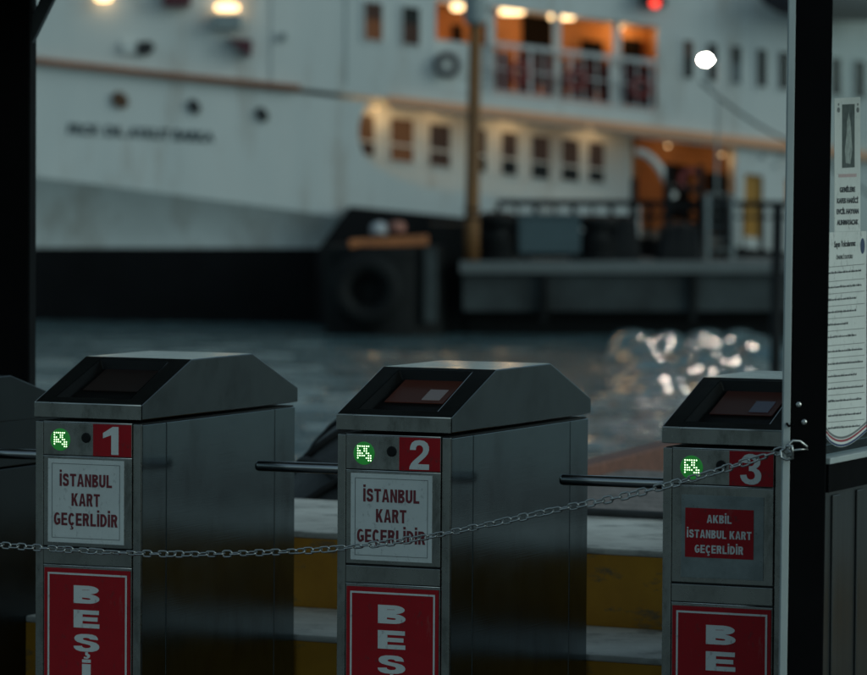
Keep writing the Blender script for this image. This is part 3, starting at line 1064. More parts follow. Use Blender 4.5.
def notices():
    # upper sheet
    t = thing('pet_notice', 'narrow white notice with a grey picture, taped on the pane, upper of two', 'notice', px_on(846, 232, PB), 0, 'notices on the pane')
    bm = bmesh.new()
    plate(bm, [(834, 232), (860, 231), (860, 97), (834, 98.5)], 0.0005, 0.0011)
    obj('sheet', bm, M['paper'], t, world=True)
    bm = bmesh.new()
    plate(bm, [(841.5, 168), (854, 167.3), (854, 104), (841.5, 104.6)], 0.0012, 0.0016)
    pic = obj('picture', bm, pmat('grey green print', (0.06, 0.075, 0.07), 0.5, 0, 0.5, 40), t, world=True)
    bm = bmesh.new()
    plate(bm, [(845, 163), (849.5, 164), (851.5, 150), (850.5, 133), (849.6, 122), (848, 112), (846.3, 122), (845.6, 134), (844, 150)], 0.0017, 0.0019)
    obj('pale_shape', bm, pmat('pale grey print', (0.30, 0.33, 0.31), 0.5, 0, 0.35, 60), pic, world=True)
    for x in (838, 857.2):
        for k, (yy, s) in enumerate(((104.5, 0.7), (110, 1.4))):
            bm = bmesh.new()
            pts = [(x + s * math.cos(a), yy + 2.4 * s * 0.8 * math.sin(a)) for a in [2 * math.pi * i / 12 for i in range(12)]]
            plate(bm, pts, 0.0012, 0.0015)
            obj('emblem', bm, M['thin_line'], t, world=True)
    bm = bmesh.new()
    plate(bm, [(838, 177.5), (856, 177), (856, 173.6), (838, 174.2)], 0.0012, 0.0014)
    obj('heading_stripe', bm, M['ink_pink'], t, world=True)
    for body, y, a, b in (('GEMİLERE', 192.5, 839, 854.5), ('KAFES HARİCİ', 203.6, 836.2, 857.5), ('EVCİL HAYVAN', 214.4, 836, 858), ('ALINMAYACAK', 225.2, 836.2, 857.6)):
        obj('lettering', notice_text(body, a, b, y, 5.6, -0.6, 0.05), M['ink'], t, world=True)
    # lower sheet
    t = thing('passenger_notice', 'long white printed notice with rounded foot, taped on the pane, lower of two', 'notice', px_on(846, 450, PB), 0, 'notices on the pane')
    foot = [(826 + 40 * i / 14, 438 + 11.5 * math.sin(math.pi * (i / 14) ** 0.8) - 6.5 * (i / 14)) for i in range(15)]
    bm = bmesh.new()
    plate(bm, foot + [(866, 231), (826.6, 232.5)], 0.0005, 0.0011)
    sh = obj('sheet', bm, M['paper'], t, world=True)
    for o0, o1, mm in ((0.0, 3.2, 'ink_blue'), (-4.6, -2.0, 'ink_red'), (-7.8, -6.4, 'thin_line')):
        bm = bmesh.new()
        plate(bm, [(x, y + o0 - 0.4) for x, y in foot] + [(x, y + o0 - 2.6) for x, y in foot[::-1]], 0.0012, 0.0015)
        obj('foot_band', bm, M[mm], t, world=True)
    obj('lettering', notice_text('Sayın Yolcularımız', 833.5, 855, 247.5, 6.5, -1.6, 0.02), M['ink'], t, world=True)
    obj('lettering', notice_text('ÖNEMLİ DUYURU', 835.5, 852, 259.5, 4.2, -1.2, 0.02), M['thin_line'], t, world=True)
    bm = bmesh.new()
    plate(bm, [(862 + 2.2 * math.cos(a), 246 + 8 * math.sin(a)) for a in [2 * math.pi * i / 14 for i in range(14)]], 0.0012, 0.0015)
    obj('emblem', bm, M['ink_blue'], t, world=True)
    rnd = random.Random(3)
    y = 267.0
    k = 0
    while y < 432:
        bm = bmesh.new()
        plate(bm, [(827.5, y), (864, y - 3.2), (864, y - 2.6), (827.5, y + 0.6)], 0.0012, 0.0014)
        obj('ruled_line', bm, M['thin_line'], t, world=True)
        e = 864 - rnd.choice([1.5, 3, 4.5, 8, 16])
        bm = bmesh.new()
        q = 3.2 / 36.5
        # a run of words of print
        x = 827.5
        while x < e:
            for _ in range(rnd.randint(3, 9)):        # letters of one word
                x2 = x + rnd.choice((0.2, 0.3, 0.38))
                if x2 > e:
                    break
                yb2 = y + 7.2 - q * (x - 827.5)
                hh = rnd.choice((1.5, 1.5, 1.6, 2.4))
                plate(bm, [(x, yb2), (x2, yb2 - 0.02), (x2, yb2 - hh), (x, yb2 - hh)], 0.0012, 0.0014)
                x = x2 + 0.09
            x += 0.38
        obj('print_line', bm, M['ink'], t, world=True)
        y += 12.4 if k % 5 else 14.5
        k += 1
notices()

# ------------------------------------------------------------------ chain across the gates
def chain():
    ctl = [(-40, 541), (0, 545), (60, 549), (130, 553), (210, 554), (300, 551), (350, 547), (420, 538), (500, 522), (560, 509), (620, 497), (680, 482), (740, 464), (786, 449)]
    def Yof(px):
        return 10.80 + (9.60 - 10.80) * px / 797.0
    pts = []
    for i in range(len(ctl) - 1):
        p0 = ctl[max(i - 1, 0)]
        p1, p2 = ctl[i], ctl[i + 1]
        p3 = ctl[min(i + 2, len(ctl) - 1)]
        for s in range(12):
            u = s / 12
            def cr(a, b, c, d):
                return 0.5 * (2 * b + (c - a) * u + (2 * a - 5 * b + 4 * c - d) * u * u + (3 * b - a - 3 * c + d) * u ** 3)
            px, py = cr(p0[0], p1[0], p2[0], p3[0]), cr(p0[1], p1[1], p2[1], p3[1])
            pts.append(at(px, py, Yof(px)))
    pts.append(at(*ctl[-1], Yof(ctl[-1][0])))
    t = thing('chain', 'galvanised steel chain strung across the front of the gates to the black post', 'chain', pts[-1])
    # two link meshes: one lying flat, one on edge
    def link_bm():
        L, Wd, r = 0.0172, 0.0074, 0.0023
        path = []
        n = 8
        for i in range(n + 1):
            a = -math.pi / 2 + math.pi * i / n
            path.append((L / 2 - 0.002 + Wd * math.cos(a) * 0.9, Wd * math.sin(a), 0))
        for i in range(n + 1):
            a = math.pi / 2 + math.pi * i / n
            path.append((-L / 2 + 0.002 + Wd * math.cos(a) * 0.9, Wd * math.sin(a), 0))
        return tubebm(path, r, n=8, closed=True)
    pitch = 0.0232
    first = obj('link', link_bm(), M['chain'], t, smooth=True)
    # walk the curve
    acc, nxt, k = 0.0, 0.0, 0
    for a, b in zip(pts, pts[1:]):
        seg = (b - a).length
        while nxt <= acc + seg:
            p = a.lerp(b, (nxt - acc) / seg)
            d = (b - a).normalized()
            o = first if k == 0 else first.copy()
            if k:
                COL.objects.link(o)
                o.parent = t
            up = Vector((0, 0, 1))
            sx = d.cross(up).normalized()
            uu = sx.cross(d)
            roll = R(28 + random.uniform(-30, 30)) + (math.pi / 2 if k % 2 else 0)
            ey = (uu * math.cos(roll) + sx * math.sin(roll))
            ez = d.cross(ey)
            mm = Matrix((d, ey, ez)).transposed().to_4x4()
            mm.translation = p - t.location
            o.matrix_local = mm
            nxt += pitch
            k += 1
        acc += seg
    # the snap hook that ties it to the post
    yh = YP - 0.014
    def q(px, py, dy=0.0):
        return at(px, py, yh + dy)
    o = obj('snap_hook', tubebm([q(783, 452), q(787, 446, -0.006), q(793, 440.5, -0.004), q(800, 441), q(807, 446.5, 0.002), q(808, 449.5, 0.004), q(800, 449.5), q(792, 450.5), q(786, 454)], 0.0032, n=8, closed=True), M['chain'], t, smooth=True, world=True)
    obj('snap_hook_eye', tubebm([q(786, 448), q(791, 452, -0.008), q(793, 458, -0.006), q(787, 460), q(781, 457, -0.004), q(781, 451)], 0.0032, n=8, closed=True), M['chain'], t, smooth=True, world=True)
    obj('snap_hook_gate', tubebm([q(786, 446, -0.006), q(792, 446, -0.012), q(792.5, 455, -0.012), q(787, 456, -0.004)], 0.004, n=8), M['chain'], t, smooth=True, world=True)
chain()

# ------------------------------------------------------------------ quayside things behind the gates
def fender():
    c = P0 + BACK * 1.9 + ROW * -0.66
    c = Vector((c.x, c.y, 0.2))
    t = thing('quay_fender', 'big black rubber fender in a rope net, behind gate number 2', 'fender', (c.x, c.y, WZ))
    a = 0.72
    L = 0.52
    prof = []
    for i in range(25):
        u = -1 + 2 * i / 24
        prof.append((u * L, a * math.sqrt(max(0, 1 - abs(u) ** 2.3)) * 0.93 + 0.001))
    bm = bmesh.new()
    lathe(bm, c, ROW, prof, n=40)
    obj('rubber_body', bm, M['rubber'], t, smooth=True, world=True)
    up = Vector((0, 0, 1))
    ns = ROW.cross(up)
    def on(u, th, k=1.0):
        r = (a * math.sqrt(max(0, 1 - abs(u) ** 2.3)) * 0.93 + 0.008) * k
        return c + ROW * (u * L) + (up * math.cos(th) + ns * math.sin(th)) * r
    bm = bmesh.new()
    for s in range(14):
        for sg in (1, -1):
            th0 = 2 * math.pi * s / 14
            tube(bm, [on(-0.96 + 1.92 * i / 20, th0 + sg * 1.0 * i / 20) for i in range(21)], 0.014, n=6)
    obj('rope_net', bm, pmat('dark wet rope', (0.006, 0.006, 0.007), 0.8), t, smooth=True, world=True)
fender()

def landing():
    a, b = at(588, 465, 14.86), at(662, 445, 15.8)
    a.z = b.z = 0.56
    d = (b - a)
    t = thing('boarding_stage', 'worn plank boarding stage with red brown edge beam, left of gate number 3', 'landing stage', (a.x, a.y, WZ))
    e = P0 + BACK * 1.0
    n = 9
    p0 = P0 + ROW * 0.98 + BACK * 0.99
    # planks laid along the row direction
    far = a - d * 0.5
    bm = bmesh.new()
    for i in range(14):
        t0, t1 = 1.0 + i * 0.15, 1.0 + i * 0.15 + 0.142
        # where the beam's line crosses this plank
        def sx(tt):
            # solve a + k d has BACK coordinate tt
            k = ((P0 + BACK * tt - a).dot(BACK)) / d.dot(BACK)
            return (a + d * k - P0).dot(ROW)
        s0, s1 = sx(t0), sx(t1)
        z = 0.555
        pts = [P0 + ROW * s + BACK * tt + Vector((0, 0, z)) for s, tt in ((s0, t0), (3.2, t0), (3.2, t1), (s1, t1))]
        prism(bm, pts, (0, 0, -0.05))
    obj('deck_planks', bm, M['plank'], t, world=True)
    bm = bmesh.new()
    side = Vector((d.y, -d.x, 0)).normalized()
    aa, bb = a - d * 0.8, a + d * 2.2
    z0, z1 = 0.45, 0.60
    prism(bm, [Vector((p.x, p.y, z0)) for p in (aa, bb, bb - side * 0.09, aa - side * 0.09)], (0, 0, z1 - z0))
    obj('edge_beam', bm, M['rust_beam'], t, world=True, bevel=0.01)
    for s, tt in ((1.3, 1.25), (3.0, 1.25), (2.0, 2.8), (3.0, 2.8)):
        p = P0 + ROW * s + BACK * tt
        obj('pile', lathebm((p.x, p.y, WZ - 1), (0, 0, 1), [(0, 0.1), (0.5 - WZ + 1, 0.1)], n=14), M['pier_dark'], t, world=True)
landing()

def hose():
    pts = [P0 + ROW * s + BACK * (0.86 + 0.015 * math.sin(s * 3)) + Vector((0, 0, ZU + 0.014)) for s in [0.1 + 0.1 * i for i in range(26)]]
    tag(obj('hose', tubebm(pts, 0.012, n=10), M['rubber'], smooth=True), 'thin black hose lying along the white coping behind gate number 3', 'hose')
hose()

# ------------------------------------------------------------------ ferry
YS = 79.0
K = 0.117
def yE(x):
    return 100 + K * (x - 390)

def ferry():
    o0 = at(433, 335, YS)
    t = thing('ferry', 'large white passenger ferry with lit decks, moored behind the pier', 'ferry', (o0.x, YS, WZ))
    def part(name, bm, mat, parent=t, **k):
        return obj(name, bm, mat, parent, world=True, **k)

    # wall with openings, in sheared photograph rows y' = y - K (x - 433)
    def wall(x0, x1, y0, y1, holes, Y, th):
        xs = sorted({x0, x1, *[h[0] for h in holes], *[h[1] for h in holes]})
        ys = sorted({y0, y1, *[h[2] for h in holes], *[h[3] for h in holes]})
        bm = bmesh.new()
        cache = {}
        def V(x, y, back):
            key = (x, y, back)
            if key not in cache:
                p = at(x, y + K * (x - 433), Y)
                if back:
                    p.y += th
                cache[key] = bm.verts.new(p)
            return cache[key]
        def solid(i, j):
            if i < 0 or j < 0 or i >= len(xs) - 1 or j >= len(ys) - 1:
                return False
            cx, cy = (xs[i] + xs[i + 1]) / 2, (ys[j] + ys[j + 1]) / 2
            return not any(h[0] < cx < h[1] and h[2] < cy < h[3] for h in holes)
        for i in range(len(xs) - 1):
            for j in range(len(ys) - 1):
                if not solid(i, j):
                    continue
                a, b, c, d = xs[i], xs[i + 1], ys[j], ys[j + 1]
                for back in (0, 1):
                    bm.faces.new((V(a, c, back), V(b, c, back), V(b, d, back), V(a, d, back)))
                for ni, nj, e in ((i - 1, j, ((a, c), (a, d))), (i + 1, j, ((b, c), (b, d))), (i, j - 1, ((a, c), (b, c))), (i, j + 1, ((a, d), (b, d)))):
                    if not solid(ni, nj):
                        (ax, ay), (bx, by) = e
                        bm.faces.new((V(ax, ay, 0), V(bx, by, 0), V(bx, by, 1), V(ax, ay, 1)))
        return bm
    def q(x0, x1, y0, y1, Y0, Y1, k=K):
        """sheared box, y' rows."""
        return extbm([(x0, y0 + k * (x0 - 433)), (x1, y0 + k * (x1 - 433)), (x1, y1 + k * (x1 - 433)), (x0, y1 + k * (x0 - 433))], Y0, Y1)

    win_up = [(364, 383, 9, 48), (402, 420.5, 9, 48)]
    win_r = [(x, x + 11, 10, 49) for x in (683, 707, 731, 756.5, 778.5, 807, 831, 842.5 + 12, 879)]
    recess = (436, 657, 0, 85.5)
    part('upper_side', wall(-480, 1250, -110, 104, win_up + win_r + [recess], YS, 0.12), M['hull'])
    # windows
    def window(x0, x1, y0, y1, Y, mats, bar=None):
        f = bmesh.new()
        for a in ((x0 - 1.2, x0 + 0.8, y0 - 1, y1 + 1), (x1 - 0.8, x1 + 1.2, y0 - 1, y1 + 1)):
            me = q(*a, Y - 0.03, Y + 0.1)
            f = merge(f, me)
        f = merge(f, q(x0 + 0.8, x1 - 0.8, y0 - 1, y0 + 0.8, Y - 0.03, Y + 0.1))
        f = merge(f, q(x0 + 0.8, x1 - 0.8, y1 - 0.8, y1 + 1, Y - 0.03, Y + 0.1))
        if bar:
            f = merge(f, q(x0 + 0.8, x1 - 0.8, bar - 1.2, bar + 1.2, Y - 0.02, Y + 0.1))
        w = part('window', f, M['hull'])
        ym = bar if bar else y0 + (y1 - y0) * 0.45
        part('pane', q(x0, x1, y0, ym, Y + 0.05, Y + 0.07), mats[0], w)
        part('pane', q(x0, x1, ym + 0.01, y1, Y + 0.05, Y + 0.07), mats[1], w)
    window(*win_up[0], YS, (M['glass_brown'], M['glass_amber']))
    window(*win_up[1], YS, (M['glass_dark'], M['glass_brown']))
    for i, w in enumerate(win_r):
        window(*w, YS, (M['glass_brown'] if i == 0 else M['glass_dark'], M['glass_blue'] if i == 2 else M['glass_dark']))
    # upper deck recess
    x0, x1, y0, y1 = recess
    part('bulwark', q(x0 - 0.5, 487, 39, y1 + 1, YS + 0.125, YS + 0.19), M['hull'])
    part('recess_wall', q(x0 - 30, x1 + 30, y0 - 10, y1 + 4, YS + 2.6, YS + 2.7), M['orange_wall'])
    part('recess_floor', q(x0 - 30, x1 + 30, y1, y1 + 4, YS + 0.12, YS + 2.6), M['deck'])
    part('recess_ceiling', q(x0 - 30, x1 + 30, y0 - 6, y0 - 0.2, YS + 0.12, YS + 2.6), M['ceil'])
    for xx in (x0 - 3, x1 + 1):
        part('recess_end', q(xx, xx + 2, y0, y1, YS + 0.12, YS + 2.6), M['orange_wall'])
    for a, b, c, d in ((484, 494, 18, 70), (522, 552, 4, 70), (581, 603, 22, 70), (622, 642, 16, 70), (452, 462, 22, 70)):
        part('doorway', q(a, b, c, d, YS + 2.5, YS + 2.59), M['dark_open'])
    for xx in (487, 553, 613):
        part('deck_post', q(xx, xx + 8, y0, y1, YS + 0.13, YS + 0.3), M['hull'])
    # railing of the upper deck
    f = bmesh.new()
    for yy, h in ((34, 5.0), (60, 1.6), (82, 2.0)):
        f = merge(f, q(487, x1, yy, yy + h, YS + 0.02, YS + 0.06))
    rl = part('deck_railing', f, M['rail_white'])
    for i in range(13):
        xx = 489 + i * 13.4
        part('baluster', q(xx, xx + (3.4 if i % 3 == 0 else 1.4), 36, 84, YS + 0.065, YS + 0.1), M['rail_white'], rl)
    for a in range(6):
        xa = 488 + a * 28
        part('bench', q(xa, xa + 23, 44, 84, YS + 0.9, YS + 1.15), M['bench'])
    part('bench', q(612, 655, 42, 84, YS + 0.4, YS + 0.6), M['bench'])
    # ceiling lamps
    def lamp(cx, cy, w, h, Y, pw, mat='lamp', back=0.6):
        n = 20
        rx, ry = w / 2, h / 2
        pts = []
        for i in range(n):
            a = 2 * math.pi * i / n
            ca, sa = math.cos(a), math.sin(a)
            pts.append((cx + (rx - ry) * (1 if ca > 0 else -1) + ry * ca, cy + ry * sa))
        o = part('deck_lamp', extbm(pts, Y, Y + 0.15), M[mat])
        if pw:
            l = bpy.data.lights.new('lamp_light', 'POINT')
            l.energy = pw
            l.color = (1.0, 0.62, 0.28)
            l.shadow_soft_size = 0.12
            lo = bpy.data.objects.new('lamp_light', l)
            COL.objects.link(lo)
            lo.parent = o
            lo.location = at(cx, cy + 6, Y + back) - t.location
        return o
    lamp(457.5, 7, 13, 7, YS + 0.5, 14)
    lamp(512, 11.5, 25, 6.5, YS + 0.5, 18)
    lamp(562, 16.5, 26, 6.5, YS + 0.5, 18)
    lamp(620, 28, 5, 4, YS + 1.6, 10)
    lamp(227, 7.5, 24, 7, YS - 0.25, 0)
    lamp(103, -2, 16, 6, YS - 0.25, 0)
    # overhang lamp, then tiny added lamps that warm the gallery and entrance walls
    lamp(590, 126.5, 7, 6, YS + 0.1, 6, back=0.3)
    lamp(376, 108, 1.6, 1.4, YS + 0.15, 6, back=0.3)  # added, like the next two, to warm the gallery wall
    lamp(430, 110, 1.6, 1.4, YS + 0.4, 5, back=-0.08)
    lamp(505, 119, 1.6, 1.4, YS + 0.4, 7, back=-0.08)
    lamp(668, 146, 2, 1.6, YS + 0.9, 5)  # added pair for the glow inside the entrance
    lamp(722, 155, 2, 1.6, YS + 0.9, 2.5)
    lamp(866, 195, 36, 7, YS + 0.2, 0, 'lamp_cyan')
    # red signal
    sg = part('signal_box', extbm(quadpx(640, 666, -12, 6), YS - 0.25, YS - 0.002), M['dark_hole'])
    c = at(655, 3, YS - 0.25)
    part('signal_lens', lathebm(c, (0, -1, 0), [(0, 0.09), (0.04, 0.08), (0.06, 0.03)], n=20), M['lamp_red'], sg)
    # deck edge: band continuing the strake, warm lamplight put into its salmon colour
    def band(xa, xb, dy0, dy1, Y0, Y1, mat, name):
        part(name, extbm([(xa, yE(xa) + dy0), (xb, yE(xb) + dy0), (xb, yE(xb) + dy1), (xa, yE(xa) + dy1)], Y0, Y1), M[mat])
    band(388, 1250, -4.5, 4.0, YS - 0.1, YS + 0.0, 'lit_peach', 'deck_edge')
    band(388, 1250, 4.2, 8.0, YS - 0.02, YS + 1.5, 'ceil', 'overhang')
    part('rubbing_strake', extbm([(-480, 2), (30, 56.5), (165, 71.5), (300, 85), (300, 90), (165, 77), (30, 62.2), (-480, 8)], YS - 0.16, YS - 0.002), M['rail_wood'])
    # hull side under the deck edge with the curved end of the side gallery
    hp = [(-480, yE(-480) + 4.2), (374, yE(374) + 4.2), (366, 107), (361, 117), (358.5, 129), (359.5, 142), (363, 153), (371, 163), (398, 178.5), (425, 188), (466, 193), (560, 200), (640, 206), (640, 262), (340, 217.5), (330, 215.5), (100, 185), (-480, 112)]
    part('hull_side', extbm(hp, YS, YS + 0.14), M['hull'])
    lw = [(x0_, x1_, a_, b_) for x0_, x1_, a_, b_ in ((358, 375, 122, 164), (390, 414, 122, 166), (429, 451, 123, 166.5), (476, 487, 123, 167), (501, 518, 123, 167), (531, 550, 123, 167), (561, 580, 123, 166), (588, 605, 123, 164))]
    part('gallery_wall', wall(340, 632, 100, 212, lw, YS + 0.8, 0.1), M['hull'])
    for i, w in enumerate(lw):
        window(*w, YS + 0.8, (M['glass_amber'] if i < 2 else M['glass_brown'], M['glass_amber'] if i == 1 else M['glass_brown'] if i in (2, 0) else M['glass_dark']), bar=w[2] + 27)
    # lower flare and black bottom
    def knuckle(x):
        pts_ = [(-480, 112), (100, 185), (330, 215.5), (520, 241)]
        for (xa_, ya_), (xb_, yb_) in zip(pts_, pts_[1:]):
            if x <= xb_:
                return ya_ + (yb_ - ya_) * (x - xa_) / (xb_ - xa_)
        return 241
    bm = bmesh.new()
    grid, bot, wl = [], [], []
    for i in range(41):
        x = -480 + 1000 * i / 40
        p, q_ = at(x, knuckle(x), YS + 0.01), at(x, 248.5, YS + 0.01)
        col_ = []
        for j in range(9):
            u = j / 8
            v = p.lerp(q_, u)
            v.y = YS + 0.01 + 0.55 * (1 - (1 - u) ** 1.6) * min(1, max(0.06, (p.z - q_.z) / 1.3))
            col_.append(bm.verts.new(v))
        grid.append(col_)
        bot.append(col_[-1].co.copy())
        wl.append(Vector((bot[-1].x, bot[-1].y + 0.3, WZ - 0.8)))
    for i in range(40):
        for j in range(8):
            bm.faces.new((grid[i][j], grid[i + 1][j], grid[i + 1][j + 1], grid[i][j + 1]))
    part('hull_flare', bm, M['hull_low'], smooth=True)
    bm = bmesh.new()
    pts = [Vector((p.x, p.y, p.z)) for p in bot]
    b1 = [bm.verts.new(p + Vector((0, -0.02, 0))) for p in pts]
    b2 = [bm.verts.new(p) for p in wl]
    for i in range(40):
        bm.faces.new((b1[i], b1[i + 1], b2[i + 1], b2[i]))
    part('hull_bottom', bm, M['boot'])
    # black sponson from the diagonal edge to the stern
    part('sponson', extbm([(316, 252), (349, 207), (460, 218), (640, 238), (1250, 300), (1250, 345), (316, 345)], YS - 0.9, YS + 3), M['boot'])
    # inner body so nothing is hollow
    part('hull_core', extbm([(-480, -60), (1250, 80), (1250, 340), (560, 340), (-480, 250)], YS + 3.4, YS + 11), M['hull'])
    part('roof_deck', extbm([(-480, -230), (1250, -27), (1250, -15), (-480, -218)], YS - 0.2, YS + 11), M['ship_grey'])
    # entrance at the right
    part('entrance_wall', q(630, 760, 104, 240, YS + 2.4, YS + 2.5), M['orange_wall'])
    part('entrance_jamb', q(736, 744, 107, 236, YS + 0.02, YS + 2.4), M['hull'])
    part('entrance_jamb', q(632, 636, 107, 212, YS + 0.9, YS + 2.4), M['orange_wall'])
    part('entrance_floor', q(632, 744, 206, 236, YS + 0.16, YS + 2.4), M['deck'])
    for a, b, c, d in ((664, 690, 136, 190), (706, 734, 140, 200)):
        part('doorway', q(a, b, c, d, YS + 2.3, YS + 2.39), M['dark_open'])
    arc = []
    for i in range(15):
        u = i / 14
        arc.append(at(636 + 38 * u, 152 + 46 * u ** 2.2, YS + 0.25))
    part('arched_rail', tubebm(arc, 0.07, n=8), M['hull'])
    part('bulkhead', wall(744, 1250, 107, 220, [(744.5, 763, 137, 200), (786, 812, 137, 160)], YS + 0.02, 0.12), M['hull'])
    part('ochre_door', q(744.5, 763, 137, 200, YS + 0.08, YS + 0.12), M['yellow_door'])
    part('doorway', q(786, 812, 137, 160, YS + 0.1, YS + 0.13), M['orange_wall'])
    for x, y, r in ((762, 157, 2.6), (781, 156, 2.2), (775, 166, 2.0)):
        part('porthole', lathebm(at(x, y, YS + 0.018), (0, -1, 0), [(0, r * 0.018), (0.03, r * 0.015)], n=14), M['ship_grey'])
    # bow fittings
    for x, y, rx, ry, m in ((120, 100, 8, 8.5, 'brown_hole'), (194, 106.5, 6, 7.5, 'dark_hole'), (262, 114.5, 6, 7.5, 'dark_hole')):
        pts = [(x + rx * math.cos(a) + 2 * math.sin(a), y + ry * math.sin(a)) for a in [2 * math.pi * i / 16 for i in range(16)]]
        part('fairlead', extbm(pts, YS - 0.06, YS - 0.002), M[m])
    part('hawse_plate', extbm([(137, 42), (150, 41), (155, 47), (149, 55), (137, 55)], YS - 0.08, YS - 0.002), M['dark_hole'])
    part('white_fitting', extbm([(122, 41), (135, 41), (136, 53), (122, 53)], YS - 0.1, YS - 0.003), M['hull'])
    part('maroon_bracket', extbm([(227, 38), (252, 40), (250, 57)], YS - 0.3, YS - 0.003), M['maroon'])
    part('porch', extbm(quadpx(212, 240, 14, 29), YS - 0.3, YS - 0.003), M['ship_grey'])
    part('vent_hood', extbm(quadpx(163, 190, -12, 6), YS - 0.3, YS - 0.003), M['maroon'])
    part('vent_hood', extbm(quadpx(280, 286, 33, 40), YS - 0.1, YS - 0.003), M['ship_grey'])
    for x in (270, 345):
        part('plate_seam', extbm(quadpx(x, x + 1.2, -60, 84), YS - 0.012, YS - 0.002), M['ship_grey'])
    # ship's name at the bow
    a, b = at(68, 134, YS), at(214, 142.5, YS)
    bm = text_bm('PROF. DR. AYKUT BARKA', (b - a).length, 0.2, 0.025, 0.02)
    part('ship_name', xf(bm, (a + b) / 2 + Vector((0, -0.003, 0)), (b - a), Vector((-(b - a).z, 0, (b - a).x))), M['name'])
    # lifeboat bottom at the top right
    bm = bmesh.new()
    c = at(792, -8, YS - 0.6)
    lathe(bm, c + Vector((-0.62, 0, 0)), (1, 0, -0.08), [(0, 0.02), (0.15, 0.22), (0.45, 0.36), (1.2, 0.42), (2.0, 0.36), (2.5, 0.1)], n=20)
    part('lifeboat', bm, M['ring_dark'], smooth=True)
    return t
ferry()

def life_ring(px, py, r, mat, label, Y=None):
    Y = Y or YS - 0.08
    o = obj('life_ring', ringbm(at(px, py, Y), (0.15, -1, 0.05), r, r * 0.30, 30, 10), mat, smooth=True)
    c = o.data.vertices[0].co.copy()
    return tag(o, label, 'life ring', 'life rings on the ferry')
life_ring(447, 65, 0.185, M['ring_dark'], 'dark life ring hung on the white side left of the brown mast')
for px, py, lb in ((519, 73, 'dull red life ring on the upper deck railing, nearest the brown mast'),
                   (576, 80, 'dull red life ring on the upper deck railing, middle of three'),
                   (641, 88, 'dull red life ring at the right end of the upper deck railing')):
    life_ring(px, py, 0.15, M['ring_red'], lb, YS - 0.06)
life_ring(690, 180, 0.17, M['ring_red'], 'red life ring by the lit ferry entrance, above the pier railing', YS + 0.2)

# ------------------------------------------------------------------ pier in front of the ferry
YQ = 74.5
def zq(y):
    return at(600, y, YQ).z

def pier():
    t = thing('pier', 'low concrete pier with pale top edge in front of the ferry', 'pier', (at(600, 330, YQ).x, YQ, WZ))
    def part(name, bm, mat, **k):
        return obj(name, bm, mat, t, world=True, **k)
    part('deck_slab', extbm([(460, 262), (1150, 262), (1150, 273), (460, 273)], YQ, YQ + 3.2), M['concrete_top'])
    part('face', extbm([(463, 273.2), (1150, 273.2), (1150, 311), (463, 311)], YQ + 0.12, YQ + 3.0), M['concrete'])
    part('foot', extbm([(468, 311.2), (1150, 311.2), (1150, 350), (468, 350)], YQ + 0.8, YQ + 2.6), M['pier_dark'])
    for x in (541, 690):
        part('fender_plank', extbm(quadpx(x, x + 7, 275, 322), YQ, YQ + 0.115), M['dolphin'])
pier()

def dolphin():
    c = at(385, 240, YQ + 0.6)
    t = thing('mooring_dolphin', 'round dark mooring dolphin at the left end of the pier', 'dolphin', (c.x, c.y, WZ))
    r = 62 * YQ / F
    h = at(385, 246, YQ).z
    bm = lathebm((c.x, c.y, WZ - 1), (0, 0, 1), [(0, r * 0.95), (h - WZ + 0.9, r), (h - WZ + 1, r * 0.97)], n=40)
    obj('drum', bm, M['dolphin'], t, world=True, smooth=False)
    obj('back_wall', extbm([(430, 225), (470, 225), (470, 345), (430, 345)], YQ + 0.9, YQ + 2.8), M['dolphin'], t, world=True)
    obj('pale_guard', extbm(quadpx(424, 437, 248, 322), YQ - 0.35, YQ - 0.2), M['concrete'], t, world=True)
    for px, py in ((366, 290),):
        obj('tyre', ringbm(at(px, py, YQ - 0.50), (0.0, -1, 0), 0.44, 0.19, 32, 12), M['dolphin'], t, smooth=True, world=True)
    return h
hd = dolphin()
b0 = at(349, 243, YQ - 0.1)
tag(obj('timber_beam', extbm([(349, 240), (428, 235.5), (428, 245.5), (349, 248)], YQ - 0.3, YQ + 0.1), M['orange_beam'], bevel=0.02), 'orange painted beam lying on the round dark dolphin', 'beam')
def sack(px, py, rx, ry, mat, label, lean=0.0):
    c = at(px, py, YQ + 0.05)
    s = YQ / F
    bm = bmesh.new()
    bmesh.ops.create_icosphere(bm, subdivisions=3, radius=1)
    rr = random.Random(int(px))
    for v in bm.verts:
        n = 1 + 0.09 * math.sin(v.co.x * 4 + px) * math.cos(v.co.z * 5) + rr.uniform(-0.02, 0.02)
        v.co = c + Vector((v.co.x * rx * s * n, v.co.y * 0.22, max(v.co.z, -0.6) * ry * s * n + lean * v.co.x * s * rx))
    tag(obj('sack', bm, mat, smooth=True), label, 'sack', 'sacks on the dolphin')
sack(379, 230, 9, 8, M['sack'], 'pale grey sack on the orange beam')
sack(397, 228, 9, 7, M['sack_red'], 'faded red sack on the orange beam, right of the pale one')

